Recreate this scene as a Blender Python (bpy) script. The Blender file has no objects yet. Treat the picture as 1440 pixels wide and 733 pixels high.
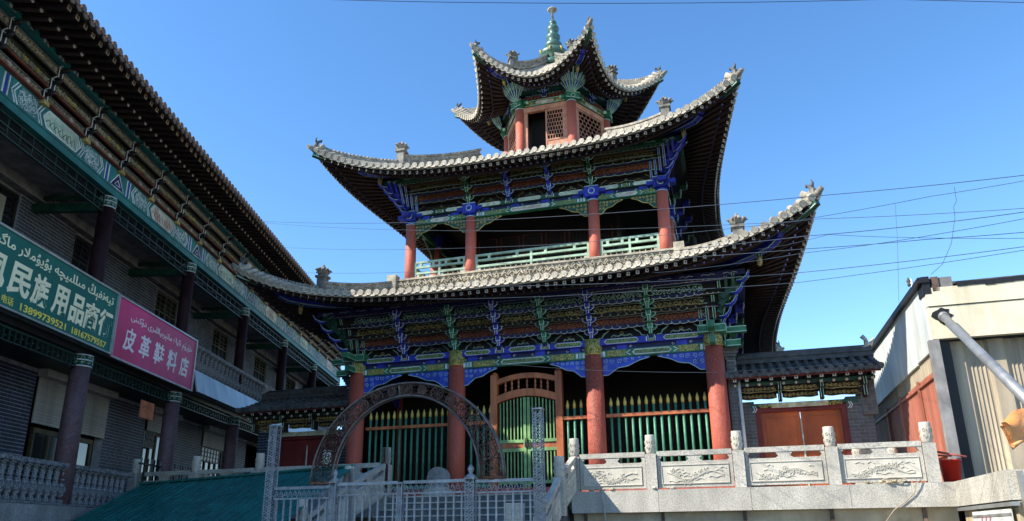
import bpy, math, random
from mathutils import Vector, Matrix
R = math.radians
SC = bpy.context.scene
COL = SC.collection
random.seed(7)
pi = math.pi
# All heights are measured from the viewer's eye (z = 0); the street lies at z = -1.6.
# ------------------------------------------------------------------ camera
FPX, PITCH, ROLL, CY = 1022.86, 0.2939, 0.0104, 443.05
cd = bpy.data.cameras.new('camera'); cam = bpy.data.objects.new('camera', cd); COL.objects.link(cam)
cd.sensor_width = 36; cd.lens = FPX / 1440 * 36; cd.shift_y = (CY - 366.5) / 1440
cd.clip_start = 0.05; cd.clip_end = 6000
_fw = Vector((0, math.cos(PITCH), math.sin(PITCH))); _up = Vector((0, -math.sin(PITCH), math.cos(PITCH))); _rt = Vector((1, 0, 0))
_r2 = _rt * math.cos(ROLL) - _up * math.sin(ROLL); _u2 = _rt * math.sin(ROLL) + _up * math.cos(ROLL)
cam.matrix_world = Matrix((_r2, _u2, -_fw)).transposed().to_4x4()
SC.camera = cam
# ------------------------------------------------------------------ sun and sky
SUN = Vector((1.0, 0.346, -0.90)).normalized()          # direction the light travels
elev = math.asin(-SUN.z); az = math.atan2(-SUN.x, -SUN.y)  # clockwise from +Y
w = bpy.data.worlds.new('World'); SC.world = w; w.use_nodes = True
nt = w.node_tree; nt.nodes.clear()
sky = nt.nodes.new('ShaderNodeTexSky'); sky.sky_type = 'NISHITA'; sky.sun_disc = False
sky.sun_elevation = elev; sky.sun_rotation = az; sky.altitude = 1300; sky.air_density = 1.0; sky.dust_density = 0.2; sky.ozone_density = 1.0
bg = nt.nodes.new('ShaderNodeBackground'); bg.inputs[1].default_value = 0.15
wo = nt.nodes.new('ShaderNodeOutputWorld')
hs = nt.nodes.new('ShaderNodeHueSaturation'); hs.inputs['Saturation'].default_value = 1.24; hs.inputs['Value'].default_value = .90
nt.links.new(sky.outputs[0], hs.inputs['Color']); nt.links.new(hs.outputs[0], bg.inputs[0]); nt.links.new(bg.outputs[0], wo.inputs[0])
sd = bpy.data.lights.new('sun', 'SUN'); sd.energy = 4.1; sd.angle = R(0.5); sd.color = (1.0, 0.91, 0.77)
so = bpy.data.objects.new('sun', sd); COL.objects.link(so); so.rotation_euler = SUN.to_track_quat('-Z', 'Y').to_euler()
SC.view_settings.view_transform = 'Standard'; SC.view_settings.look = 'None'; SC.view_settings.exposure = 1.3; SC.view_settings.gamma = 1
SC.cycles.max_bounces = 6; SC.cycles.diffuse_bounces = 4

# ------------------------------------------------------------------ frames
TH = 0.2877; CT, ST = math.cos(TH), math.sin(TH); X0, D0 = 0.366, 23.34
def pw(X, Y, z): return Vector((X0 + X * CT + Y * ST, D0 - X * ST + Y * CT, z))
LLW, YL = 11.44, 0.0109
def ray(px, py):
    u = (px - 720) / FPX; v = (CY - py) / FPX
    u, v = u * math.cos(ROLL) + v * math.sin(ROLL), -u * math.sin(ROLL) + v * math.cos(ROLL)
    F = math.cos(PITCH) - v * math.sin(PITCH); U = math.sin(PITCH) + v * math.cos(PITCH)
    return u / F, U / F
def at(px, py, d): r, e = ray(px, py); return Vector((r * d, d, e * d))

# ------------------------------------------------------------------ materials
MATS = {}
def mat(name, col, rough=0.7, var=0.15, scale=6.0, bump=0.15, metal=0.0, col2=None, speck=None, spec=0.35, streak=False, pattern=None, bscale=None, stain=.74):
    m = bpy.data.materials.new(name); m.use_nodes = True; t = m.node_tree; N = t.nodes; L = t.links
    b = N['Principled BSDF']; b.inputs['Roughness'].default_value = rough; b.inputs['Metallic'].default_value = metal
    b.inputs['Specular IOR Level'].default_value = spec
    tc = N.new('ShaderNodeTexCoord'); n = N.new('ShaderNodeTexNoise'); n.inputs['Scale'].default_value = scale; n.inputs['Detail'].default_value = 6
    src = tc.outputs['Object']
    if streak:
        mp = N.new('ShaderNodeMapping'); mp.inputs['Scale'].default_value = (1, 1, .15); L.new(src, mp.inputs[0]); src = mp.outputs[0]
    L.new(src, n.inputs[0])
    c2 = col2 or tuple(c * (1 - var * 1.6) for c in col)
    r = N.new('ShaderNodeValToRGB'); r.color_ramp.elements[0].position = .3; r.color_ramp.elements[1].position = .68
    r.color_ramp.elements[0].color = (*c2, 1); r.color_ramp.elements[1].color = (*[min(1, c * (1 + var * .5)) for c in col], 1)
    L.new(n.outputs[0], r.inputs[0]); out = r.outputs[0]
    oi = N.new('ShaderNodeObjectInfo'); hv = N.new('ShaderNodeHueSaturation'); mr = N.new('ShaderNodeMapRange')
    mr.inputs[3].default_value = 1 - var * .6; mr.inputs[4].default_value = 1 + var * .5
    L.new(oi.outputs['Random'], mr.inputs[0]); L.new(mr.outputs[0], hv.inputs['Value']); L.new(out, hv.inputs['Color']); out = hv.outputs[0]
    if speck:
        v = N.new('ShaderNodeTexNoise'); v.inputs['Scale'].default_value = speck[0]; v.inputs['Detail'].default_value = 2; L.new(tc.outputs['Object'], v.inputs[0])
        r2 = N.new('ShaderNodeValToRGB'); r2.color_ramp.elements[0].position = .47; r2.color_ramp.elements[1].position = .56
        L.new(v.outputs[0], r2.inputs[0]); mx = N.new('ShaderNodeMixRGB'); L.new(r2.outputs[0], mx.inputs[0]); L.new(out, mx.inputs[1])
        mx.inputs[2].default_value = (*speck[1], 1); out = mx.outputs[0]
    if pattern:   # painted curling line-work on flat boards: (scale, line colour, width)
        def arr(scale, thr, col_, prev):
            d = N.new('ShaderNodeTexNoise'); d.inputs['Scale'].default_value = scale * .6; L.new(tc.outputs['Object'], d.inputs[0])
            ad = N.new('ShaderNodeMixRGB'); ad.blend_type = 'ADD'; ad.inputs[0].default_value = .35; L.new(tc.outputs['Object'], ad.inputs[1]); L.new(d.outputs['Color'], ad.inputs[2])
            vo = N.new('ShaderNodeTexVoronoi'); vo.feature = 'DISTANCE_TO_EDGE'; vo.inputs['Scale'].default_value = scale; L.new(ad.outputs[0], vo.inputs[0])
            rr = N.new('ShaderNodeMath'); rr.operation = 'LESS_THAN'; rr.inputs[1].default_value = thr; L.new(vo.outputs[0], rr.inputs[0])
            mm = N.new('ShaderNodeMixRGB'); L.new(rr.outputs[0], mm.inputs[0]); L.new(prev, mm.inputs[1]); mm.inputs[2].default_value = (*col_, 1); return mm.outputs[0]
        for (s_, c_, t_) in pattern: out = arr(s_, t_, c_, out)
    sn = N.new('ShaderNodeTexNoise'); sn.inputs['Scale'].default_value = .9; sn.inputs['Detail'].default_value = 8; sn.inputs['Roughness'].default_value = .65
    smp = N.new('ShaderNodeMapping'); smp.inputs['Scale'].default_value = (1.6, 1.6, .35); L.new(tc.outputs['Object'], smp.inputs[0]); L.new(smp.outputs[0], sn.inputs[0])
    sr_ = N.new('ShaderNodeMapRange'); sr_.inputs[1].default_value = .36; sr_.inputs[2].default_value = .58; sr_.inputs[3].default_value = stain; sr_.inputs[4].default_value = 1.04; L.new(sn.outputs[0], sr_.inputs[0])
    sm = N.new('ShaderNodeHueSaturation'); L.new(sr_.outputs[0], sm.inputs['Value']); L.new(out, sm.inputs['Color']); out = sm.outputs[0]
    L.new(out, b.inputs['Base Color'])
    if bump:
        bn = N.new('ShaderNodeTexNoise'); bn.inputs['Scale'].default_value = bscale or scale * 6; bn.inputs['Detail'].default_value = 5; L.new(tc.outputs['Object'], bn.inputs[0])
        bp = N.new('ShaderNodeBump'); bp.inputs['Strength'].default_value = bump; bp.inputs['Distance'].default_value = .02
        L.new(bn.outputs[0], bp.inputs['Height']); L.new(bp.outputs[0], b.inputs['Normal'])
    MATS[name] = m; return m
mat('red_column', (.48, .105, .062), .65, .30, 1.6, .5, col2=(.28, .048, .032), speck=(30, (.40, .12, .085)), streak=True)
mat('dark_red', (.10, .018, .012), .7, .3, 4)
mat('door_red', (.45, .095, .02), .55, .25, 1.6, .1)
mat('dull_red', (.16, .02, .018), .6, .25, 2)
mat('plinth_red', (.40, .11, .085), .75, .25, 4)
mat('blue', (.02, .035, .42), .5, .35, 5, .1)
mat('lace_blue', (.025, .07, .50), .5, .25, 5, .1)
mat('navy', (.012, .014, .09), .6, .3, 5)
mat('green', (.03, .17, .09), .5, .3, 5, .1)
mat('pale_green', (.36, .52, .39), .55, .2, 4, .1)
mat('deep_green', (.012, .07, .045), .5, .3, 5)
mat('white_line', (.62, .68, .70), .6, .2, 9, 0)
mat('pale_blue', (.33, .50, .58), .6, .2, 9, 0)
mat('mint_line', (.35, .58, .48), .6, .2, 9, 0)
mat('gold', (.52, .42, .10), .5, .3, 9, .1)
mat('dim_gold', (.42, .34, .12), .6, .4, 9, 0)
mat('rust_line', (.36, .14, .07), .7, .3, 9, 0)
mat('dark_wood', (.022, .014, .011), .8, .3, 6)
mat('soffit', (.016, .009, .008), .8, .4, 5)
mat('rafter', (.028, .013, .011), .7, .3, 6)
mat('rafter_end', (.42, .39, .32), .7, .35, 12)
mat('rafter_end_dim', (.26, .17, .09), .7, .35, 12)
mat('rafter_blue', (.03, .035, .26), .6, .3, 8)
mat('flower_white', (.55, .53, .48), .6, .3, 9, 0)
mat('tile', (.50, .455, .365), .85, .40, 3.0, .6, col2=(.24, .22, .185), speck=(9, (.36, .33, .27)))
mat('ridge_stone', (.33, .30, .245), .9, .40, 4, .7, col2=(.13, .125, .11), speck=(14, (.20, .19, .16)))
mat('beast_stone', (.21, .20, .175), .9, .35, 6, .6, col2=(.11, .105, .095))
mat('tile_dark', (.085, .088, .09), .8, .35, 5, .5, col2=(.05, .052, .055))
mat('tile_left', (.13, .09, .07), .8, .35, 5, .5)
mat('carved_stone', (.55, .50, .385), .85, .30, 4, .5, col2=(.28, .255, .20))
mat('granite', (.50, .48, .42), .75, .10, 2.5, .15, speck=(34, (.33, .32, .285)))
mat('granite_carved', (.57, .54, .46), .8, .10, 2.5, .25, speck=(60, (.48, .455, .39)))
mat('granite_dark', (.33, .33, .32), .75, .18, 2.5, .15, speck=(42, (.19, .19, .19)))
mat('step_stone', (.13, .14, .14), .8, .25, 3, .2)
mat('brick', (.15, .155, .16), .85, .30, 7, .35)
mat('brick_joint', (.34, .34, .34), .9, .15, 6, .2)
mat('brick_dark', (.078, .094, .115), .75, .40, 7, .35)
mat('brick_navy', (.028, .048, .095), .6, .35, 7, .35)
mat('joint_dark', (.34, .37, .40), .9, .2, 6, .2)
mat('glaze', (.08, .17, .11), .35, .35, 6, .15, col2=(.03, .10, .09), spec=.6)
mat('orange_wood', (.50, .17, .065), .5, .2, 5, .15, col2=(.33, .09, .035), streak=True)
mat('picket_green', (.06, .24, .15), .45, .2, 5, .1)
mat('picket_gold', (.62, .50, .12), .45, .2, 8, .05)
mat('gate_green', (.22, .42, .17), .5, .2, 5, .1)
mat('salmon_wood', (.52, .24, .15), .65, .2, 5, .15)
mat('fence_metal', (.30, .33, .355), .5, .2, 9, .15, metal=.25)
mat('rusty_metal', (.20, .09, .05), .85, .4, 12, .3)
mat('arch_metal', (.11, .07, .055), .65, .4, 9, .2, metal=.3)
mat('arch_edge', (.15, .13, .12), .55, .3, 9, .2, metal=.4)
mat('teal_sheet', (.011, .155, .138), .5, .12, .8, .12, speck=(5, (.012, .115, .10)))
mat('teal_paint', (.02, .16, .16), .5, .2, 3, .1)
mat('purple_column', (.030, .012, .014), .55, .3, 3, .1, spec=.12)
mat('mauve_column', (.12, .056, .052), .7, .3, 6, .4, speck=(50, (.13, .10, .12)))
mat('dim_panel', (.035, .03, .02), .7, .3, 5, .1, pattern=[(16, (.28, .24, .13), .035)])
mat('fascia_scroll', (.03, .14, .15), .6, .2, 5, 0, pattern=[(11, (.52, .62, .60), .05)])
mat('cartouche', (.55, .58, .52), .6, .2, 2.5, 0, col2=(.40, .45, .35), speck=(3.5, (.42, .33, .27)))
mat('cartouche_green', (.50, .62, .50), .6, .15, 2.5, 0, speck=(6, (.30, .42, .33)))
mat('green_scroll', (.03, .12, .06), .6, .2, 5, 0, pattern=[(13, (.35, .38, .14), .06)])
mat('gold_scroll', (.07, .12, .04), .6, .2, 5, 0, pattern=[(14, (.50, .44, .14), .10)])
mat('stone_balustrade', (.105, .115, .125), .75, .25, 7, .3, speck=(30, (.27, .28, .29)))
mat('slab_gray', (.21, .21, .21), .85, .25, 3, .25)
mat('sheet_pale', (.42, .47, .50), .4, .15, 1.5, .05, metal=.3, streak=True, spec=.5)
mat('shutter', (.42, .42, .39), .6, .12, 3, .05)
mat('carve_beige', (.40, .36, .25), .7, .3, 9, 0)
mat('rust_dark', (.20, .055, .035), .7, .3, 4, .2)
mat('lattice_green', (.010, .035, .028), .5, .2, 5, 0)
mat('black_frame', (.012, .012, .014), .5, .2, 5, .05)
mat('yellow_frame', (.075, .065, .03), .6, .3, 4, .1)
mat('glass', (.015, .02, .022), .08, .1, 2, .0, spec=.8)
mat('pane_light', (.55, .66, .70), .3, .1, 2, 0)
mat('blind', (.30, .30, .22), .8, .15, 2, 0)
mat('sign_green', (.005, .125, .10), .5, .12, .6, .0, stain=.9)
mat('sign_pink', (.56, .045, .17), .5, .16, .8, .0, col2=(.44, .03, .11), stain=.9)
mat('sign_frame', (.50, .52, .50), .4, .1, 5, 0, metal=.5)
mat('letter_cream', (.82, .78, .52), .6, .06, 5, 0, stain=.95)
mat('letter_yellow', (.75, .62, .10), .6, .06, 5, 0, stain=.95)
mat('letter_white', (.78, .76, .78), .6, .06, 5, 0, stain=.95)
mat('notice_orange', (.45, .14, .06), .7, .2, 4, .1)
mat('white_sheet', (.58, .62, .60), .5, .16, 1.2, .1, col2=(.46, .52, .52), streak=True)
mat('cream_board', (.66, .61, .45), .8, .10, 2.2, .2, col2=(.56, .50, .36), speck=(2.2, (.62, .57, .42)))
mat('corrugated', (.40, .335, .24), .7, .2, 2.5, .2, col2=(.27, .235, .18), streak=True)
mat('red_sheet', (.36, .12, .075), .6, .2, 2, .15, streak=True)
mat('pole_gray', (.30, .315, .32), .4, .1, 3, .05, metal=.5)
mat('cream_wall', (.52, .45, .31), .9, .22, 1.2, .3, speck=(2, (.40, .33, .22)))
mat('orange_cloth', (.74, .27, .07), .85, .2, 4, .5, col2=(.62, .33, .15))
mat('bucket_red', (.50, .025, .015), .4, .15, 3, .05)
mat('wire', (.03, .055, .09), .6, .1, 3, 0)
mat('wire_dim', (.06, .10, .15), .6, .1, 3, 0)
mat('ground', (.12, .12, .115), .9, .3, .5, .3)
mat('rope', (.35, .30, .22), .9, .2, 5, .2)
mat('banner_white', (.60, .62, .60), .7, .1, 3, .05)
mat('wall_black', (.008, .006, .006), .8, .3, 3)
M = lambda *n: [MATS[k] for k in n]

# ------------------------------------------------------------------ mesh builder
class MB:
    def __init__(s): s.v = []; s.f = []; s.m = []; s.mi = 0; s.smooth = []
    def face(s, idx, sm=False): s.f.append(idx); s.m.append(s.mi); s.smooth.append(sm)
    def box(s, x0, x1, y0, y1, z0, z1, T=None):
        b = len(s.v); P = [Vector((x, y, z)) for z in (z0, z1) for y in (y0, y1) for x in (x0, x1)]
        if T: P = [T @ p for p in P]
        s.v += P
        for q in ((0, 2, 3, 1), (4, 5, 7, 6), (0, 1, 5, 4), (2, 6, 7, 3), (0, 4, 6, 2), (1, 3, 7, 5)): s.face(tuple(b + i for i in q))
        return s
    def bar(s, a, b_, wd, h, up=Vector((0, 0, 1))):
        a = Vector(a); b_ = Vector(b_); d = (b_ - a)
        if d.length < 1e-6: return s
        dn = d.normalized(); sd = dn.cross(up)
        if sd.length < 1e-4: sd = dn.cross(Vector((0, 1, 0)))
        sd.normalize(); u = sd.cross(dn).normalized()
        b = len(s.v)
        for e in (a, b_):
            for (i, j) in ((-1, -1), (1, -1), (1, 1), (-1, 1)): s.v.append(e + sd * (i * wd / 2) + u * (j * h / 2))
        for q in ((0, 3, 2, 1), (4, 5, 6, 7), (0, 1, 5, 4), (1, 2, 6, 5), (2, 3, 7, 6), (3, 0, 4, 7)): s.face(tuple(b + i for i in q))
        return s
    def tube(s, path, rad, n=8, cap=True, sm=True):
        path = [Vector(p) for p in path]; rad = rad if isinstance(rad, (list, tuple)) else [rad] * len(path)
        b = len(s.v); pu = None
        for i, p in enumerate(path):
            d = (path[min(i + 1, len(path) - 1)] - path[max(i - 1, 0)]).normalized()
            if pu is None: u = d.orthogonal().normalized()
            else:
                u = pu - d * pu.dot(d); u.normalize()
            pu = u; w_ = d.cross(u)
            for k in range(n):
                a = 2 * pi * k / n; s.v.append(p + (u * math.cos(a) + w_ * math.sin(a)) * rad[i])
        for i in range(len(path) - 1):
            for k in range(n):
                k2 = (k + 1) % n; s.face((b + i * n + k, b + i * n + k2, b + (i + 1) * n + k2, b + (i + 1) * n + k), sm)
        if cap:
            s.face(tuple(b + k for k in range(n))[::-1]); e = b + (len(path) - 1) * n; s.face(tuple(e + k for k in range(n)))
        return s
    def lathe(s, prof, c=(0, 0, 0), n=12, sm=True, sq=False):
        b = len(s.v); c = Vector(c)
        for (r, z) in prof:
            for k in range(n):
                a = 2 * pi * (k + (.5 if sq else 0)) / n; rr = r * (math.sqrt(2) if sq else 1)
                s.v.append(c + Vector((rr * math.cos(a), rr * math.sin(a), z)))
        for i in range(len(prof) - 1):
            for k in range(n):
                k2 = (k + 1) % n; s.face((b + i * n + k, b + i * n + k2, b + (i + 1) * n + k2, b + (i + 1) * n + k), sm)
        s.face(tuple(b + k for k in range(n))[::-1]); e = b + (len(prof) - 1) * n; s.face(tuple(e + k for k in range(n)))
        return s
    def prism(s, poly, o, ux, uy, un, depth):
        """polygon (u,v) in plane o + u*ux + v*uy, thickness along un"""
        o, ux, uy, un = Vector(o), Vector(ux), Vector(uy), Vector(un); b = len(s.v); n = len(poly)
        for d in (0, depth):
            for (u, v) in poly: s.v.append(o + ux * u + uy * v + un * d)
        s.face(tuple(b + i for i in range(n))[::-1]); s.face(tuple(b + n + i for i in range(n)))
        for i in range(n):
            j = (i + 1) % n; s.face((b + i, b + j, b + n + j, b + n + i))
        return s
    def ribbon(s, pts, o, ux, uy, un, wd, dp=.012):
        """raised line-work: polyline (u,v) in a plane"""
        o, ux, uy, un = Vector(o), Vector(ux), Vector(uy), Vector(un); n = len(pts)
        if n < 2: return s
        b = len(s.v)
        for i, (u, v) in enumerate(pts):
            a = pts[max(i - 1, 0)]; c = pts[min(i + 1, n - 1)]; dx, dy = c[0] - a[0], c[1] - a[1]; l = math.hypot(dx, dy) or 1
            nx, ny = -dy / l * wd / 2, dx / l * wd / 2
            P = o + ux * u + uy * v
            e = ux * nx + uy * ny
            s.v += [P - e, P + un * dp - e * .6, P + un * dp + e * .6, P + e]
        for i in range(n - 1):
            p = b + 4 * i; q = p + 4
            for k in range(3): s.face((p + k, q + k, q + k + 1, p + k + 1))
        return s
    def add(s, o, T=None, mi=None):
        b = len(s.v); s.v += [(T @ p if T else p.copy()) for p in o.v]
        for f_, m_, q in zip(o.f, o.m, o.smooth): s.f.append(tuple(b + i for i in f_)); s.m.append(m_ if mi is None else mi); s.smooth.append(q)
        return s
    def mesh(s, name, mats):
        me = bpy.data.meshes.new(name); me.from_pydata([tuple(v) for v in s.v], [], s.f)
        for m_ in mats: me.materials.append(m_)
        me.polygons.foreach_set('material_index', s.m); me.polygons.foreach_set('use_smooth', s.smooth); me.update()
        return me
BASE = {}
def put(name, me, parent=None, loc=(0, 0, 0), rot=None, sc=None, kind=None, label=None):
    """link a mesh; loc is in the frame coordinates of the top-level thing"""
    o = bpy.data.objects.new(name, me); COL.objects.link(o)
    l = Vector(loc)
    if parent is not None:
        o.parent = parent
        l = l - BASE.get(parent.name, Vector((0, 0, 0)))
    o.location = l
    if rot is not None: o.rotation_euler = rot if isinstance(rot, (tuple, list)) else rot
    if sc is not None: o.scale = sc
    BASE[o.name] = Vector(loc)
    if kind: o['kind'] = kind
    if label: o['label'] = label
    return o
def build(mb, name, mats, parent=None, loc=(0, 0, 0), **k):
    """mesh whose vertices are given relative to loc"""
    return put(name, mb.mesh(name, M(*mats)), parent, loc, **k)
def thing(name, label, cat, world, rz, base=(0, 0, 0), group=None):
    o = bpy.data.objects.new(name, None); COL.objects.link(o); o.location = world; o.rotation_euler = (0, 0, rz); o.empty_display_size = .3
    o['label'] = label; o['category'] = cat
    if group: o['group'] = group
    BASE[o.name] = Vector(base); return o
def pthing(name, label, cat, X, Y, z, group=None): return thing(name, label, cat, pw(X, Y, z), -TH, (X, Y, z), group)
def tag(o, label, cat, group=None):
    o['label'] = label; o['category'] = cat
    if group: o['group'] = group
    return o
def struct(o): o['kind'] = 'structure'; return o

# curling line-work --------------------------------------------------------
def spiral(cx, cy, r, t0, turns, d=1, n=14):
    return [(cx + r * (1 - .85 * i / n) * math.cos(t0 + d * turns * 2 * pi * i / n), cy + r * (1 - .85 * i / n) * math.sin(t0 + d * turns * 2 * pi * i / n)) for i in range(n + 1)]
def scroll(w_, h, rnd, cell=None, leaves=True):
    """a running vine of spirals filling w x h (origin at lower-left)"""
    L = []; cell = cell or h * .9; n = max(1, int(round(w_ / cell))); cw = w_ / n
    wave = [(w_ * i / (n * 6), h * .5 + h * .28 * math.sin(pi * i / 6)) for i in range(n * 6 + 1)]
    L.append(wave)
    for k in range(n):
        sg = 1 if k % 2 == 0 else -1; cx = (k + .5) * cw; cy = h * .5 - sg * h * .12
        L.append(spiral(cx, cy, min(cw, h) * .30, sg * pi / 2, 1.25, sg, 10))
        if leaves:
            for q in range(3):
                a = rnd.uniform(0, 2 * pi); x = cx + cw * .42 * math.cos(a); y = h * .5 + h * .36 * math.sin(a); b = a + rnd.uniform(-1, 1)
                L.append([(x, y), (x + .1 * h * math.cos(b), y + .1 * h * math.sin(b)), (x + .16 * h * math.cos(b + .9), y + .16 * h * math.sin(b + .9))])
    return [[(min(max(x, 0), w_), min(max(y, 0), h)) for x, y in p] for p in L]
def octagon(w_, h, c=None, o=(0, 0)):
    c = c or h * .5
    return [(o[0] + a, o[1] + b) for a, b in ((0, h / 2), (c, 0), (w_ - c, 0), (w_, h / 2), (w_ - c, h), (c, h))]

# ================================================================== GROUND
g = MB(); g.box(-900, 900, -300, 3000, -2.1, -1.6)
struct(build(g, 'ground', ['ground']))

# ================================================================== THE TOWER
CEN = (0, 6.04)
TW = pthing('pavilion_tower', 'three tiered pavilion tower with upturned tiled eaves and red columns on the stone terrace', 'pavilion', 0, 6.04, 1.05)
def RZ(k, n=4): return Matrix.Rotation(2 * pi * k / n, 4, 'Z')
def sideput(name, me, parent, k, n=4, M0=None, kind=None, label=None):
    """place a mesh authored relative to the tower axis, turned to side k"""
    o = bpy.data.objects.new(name, me); COL.objects.link(o); o.parent = parent
    mt = Matrix.Translation(Vector((CEN[0], CEN[1], 0)) - BASE[parent.name]) @ RZ(k, n)
    if M0 is not None: mt = mt @ M0
    o.matrix_local = mt
    BASE[o.name] = Vector(mt.translation) + BASE[parent.name]
    if kind: o['kind'] = kind
    if label: o['label'] = label
    return o
HXROT = 0
def make_roof(nm, n, Rb, D, Rin, zin, z0, lift, q, pwr, spacing, vis, gexp, tile_w, ornz, lab, ridge_t=.52):
    """swept eave roof; side 0 faces -Y.  Rb = apothem-style half size for n=4 (corner at (+-Rb,-Rb)) or circumradius for n=6"""
    if n == 4: c0, c1 = Vector((-Rb, -Rb, 0)), Vector((Rb, -Rb, 0)); i0, i1 = Vector((-Rin, -Rin, 0)), Vector((Rin, -Rin, 0))
    else:
        a0, a1 = R(-120), R(-60)
        c0, c1 = Vector((math.cos(a0), math.sin(a0), 0)) * Rb, Vector((math.cos(a1), math.sin(a1), 0)) * Rb
        i0, i1 = Vector((math.cos(a0), math.sin(a0), 0)) * Rin, Vector((math.cos(a1), math.sin(a1), 0)) * Rin
    d0, d1 = c0.normalized() * D, c1.normalized() * D
    def Ed(s):
        a = abs(s); p = c0.lerp(c1, (s + 1) / 2) + (d0 if s < 0 else d1) * a ** pwr; p.z = z0 + lift * a ** q; return p
    def S(s, t):
        a = abs(s); e = Ed(s); i = i0.lerp(i1, (s + 1) / 2); p = i.lerp(e, t)
        gt = 1 - (1 - t) ** gexp; p.z = zin + (z0 - zin) * gt + lift * a ** q * t ** 2; return p
    NS, NT = 36, 8
    deck = MB(); dz = Vector((0, 0, -.09))
    ss = [-1 + 2 * i / NS for i in range(NS + 1)]; tt = [j / NT for j in range(NT + 1)]
    for k in range(n):
        Rk = RZ(k, n); b = len(deck.v)
        for s_ in ss:
            for t_ in tt: deck.v.append(Rk @ S(s_, t_))
        for s_ in ss:
            for t_ in tt: deck.v.append(Rk @ (S(s_, t_) + dz))
        W = NT + 1; O = (NS + 1) * W
        for i in range(NS):
            for j in range(NT):
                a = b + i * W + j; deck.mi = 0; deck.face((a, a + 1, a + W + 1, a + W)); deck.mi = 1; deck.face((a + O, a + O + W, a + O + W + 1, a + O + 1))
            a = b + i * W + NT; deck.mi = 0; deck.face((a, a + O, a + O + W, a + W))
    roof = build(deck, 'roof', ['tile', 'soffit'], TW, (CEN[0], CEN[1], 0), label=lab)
    # rows of cover tiles over the deck
    rows = MB(); L = (c1 - c0).length + 1.0; ncol = int(L / spacing)
    for k in range(n):
        Rk = RZ(k, n)
        for i in range(ncol + 1):
            s_ = -.985 + 1.97 * i / ncol
            rows.tube([Rk @ (S(s_, t_) + Vector((0, 0, .03))) for t_ in (1, .85, .7, .5, .3, .12)], tile_w * .27, 6, cap=True)
    build(rows, 'tile_row', ['tile'], roof, (CEN[0], CEN[1], 0), kind='stuff')
    # eave tile, one piece = round end of the cover tile and the drip tile hanging beside it
    et = MB(); rr = tile_w * .33
    et.tube([(0, .42, .05), (0, -.05, .035)], rr, 9); et.tube([(0, -.05, .035), (0, -.085, .035)], rr * 1.12, 9, sm=False)
    hw = tile_w * .5
    et.prism([(-hw, .05), (-hw * .95, -.03), (-hw * .5, -.09), (0, -.11), (hw * .5, -.09), (hw * .95, -.03), (hw, .05)], (hw, -.02, 0), (1, 0, 0), (0, .25, .97), (0, -1, 0), .035)
    etm = et.mesh('eave_tile', M('tile'))
    fr = MB(); fr.mi = 0; fr.box(-.05, .05, 0, 1.15, -.05, .05); fr.mi = 1; fr.box(-.052, .052, -.012, .0, -.052, .052)
    fr.mi = 2; fr.box(-.022, .022, -.018, -.012, -.022, .022)
    frm = fr.mesh('flying_rafter', M('rafter', 'rafter_end', 'rafter'))
    ir = MB(); ir.mi = 0; ir.tube([(0, 0, 0), (0, 1.6, 0)], .05, 8); ir.mi = 1; ir.tube([(0, -.015, 0), (0, 0, 0)], .052, 8, sm=False)
    ir.mi = 2; ir.tube([(0, -.022, .012), (0, -.015, .012)], .024, 6, sm=False)
    irm = ir.mesh('round_rafter', M('rafter', 'rafter_blue', 'flower_white'))
    stash = [MB(), MB(), MB()]
    # equal arc spacing
    fine = [-1 + 2 * i / 400 for i in range(401)]; acc = [0]
    for i in range(400): acc.append(acc[-1] + (Ed(fine[i + 1]) - Ed(fine[i])).length)
    cnt = int(acc[-1] / spacing); svals = []
    j = 0
    for i in range(cnt):
        tgt = acc[-1] * (i + .5) / cnt
        while acc[j + 1] < tgt: j += 1
        svals.append(fine[j] + (fine[j + 1] - fine[j]) * (tgt - acc[j]) / (acc[j + 1] - acc[j]))
    for k in range(n):
        for s_ in svals:
            e = Ed(s_); tan = (Ed(min(1, s_ + .01)) - Ed(max(-1, s_ - .01))).normalized()
            dl = (S(s_, .75) - e); dr = Vector((dl.x, dl.y, 0)).normalized(); d3 = dl.normalized()
            up = tan.cross(dr).normalized() if tan.cross(dr).z > 0 else -tan.cross(dr).normalized()
            xa = dr.cross(up).normalized()
            def frame(pos, dirv):
                y = dirv.normalized(); x = y.cross(Vector((0, 0, 1))).normalized(); x = (x + tan * .0); z = x.cross(y).normalized()
                m_ = Matrix((x, y, z)).transposed().to_4x4(); m_.translation = pos; return m_
            # tile keeps the roll of the eave line
            y = dr; x = tan; z = x.cross(y).normalized(); y2 = z.cross(x).normalized()
            mt = Matrix((x, y2, z)).transposed().to_4x4(); mt.translation = e + Vector((0, 0, .03))
            p1 = e + dr * .10 + Vector((0, 0, -.165)); p2 = e + dr * .62 + Vector((0, 0, -.26 + d3.z * .5))
            m1 = frame(p1, d3); m2 = frame(p2, (d3 + Vector((0, 0, .06))))
            if k in vis:
                sideput('eave_tile', etm, roof, k, n, mt); sideput('flying_rafter', frm, roof, k, n, m1); sideput('round_rafter', irm, roof, k, n, m2)
            else:
                Rk = RZ(k, n); stash[0].add(et, Rk @ mt); stash[1].add(fr, Rk @ m1); stash[2].add(ir, Rk @ m2)
    if stash[0].v:
        for sb, nm_, mm in zip(stash, ('eave_tile', 'flying_rafter', 'round_rafter'), (['tile'], ['rafter', 'rafter_end', 'rafter'], ['rafter', 'rafter_blue', 'flower_white'])):
            build(sb, nm_, mm, roof, (CEN[0], CEN[1], 0), kind='stuff', label='rest of the row, round the far sides of the tower')
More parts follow.
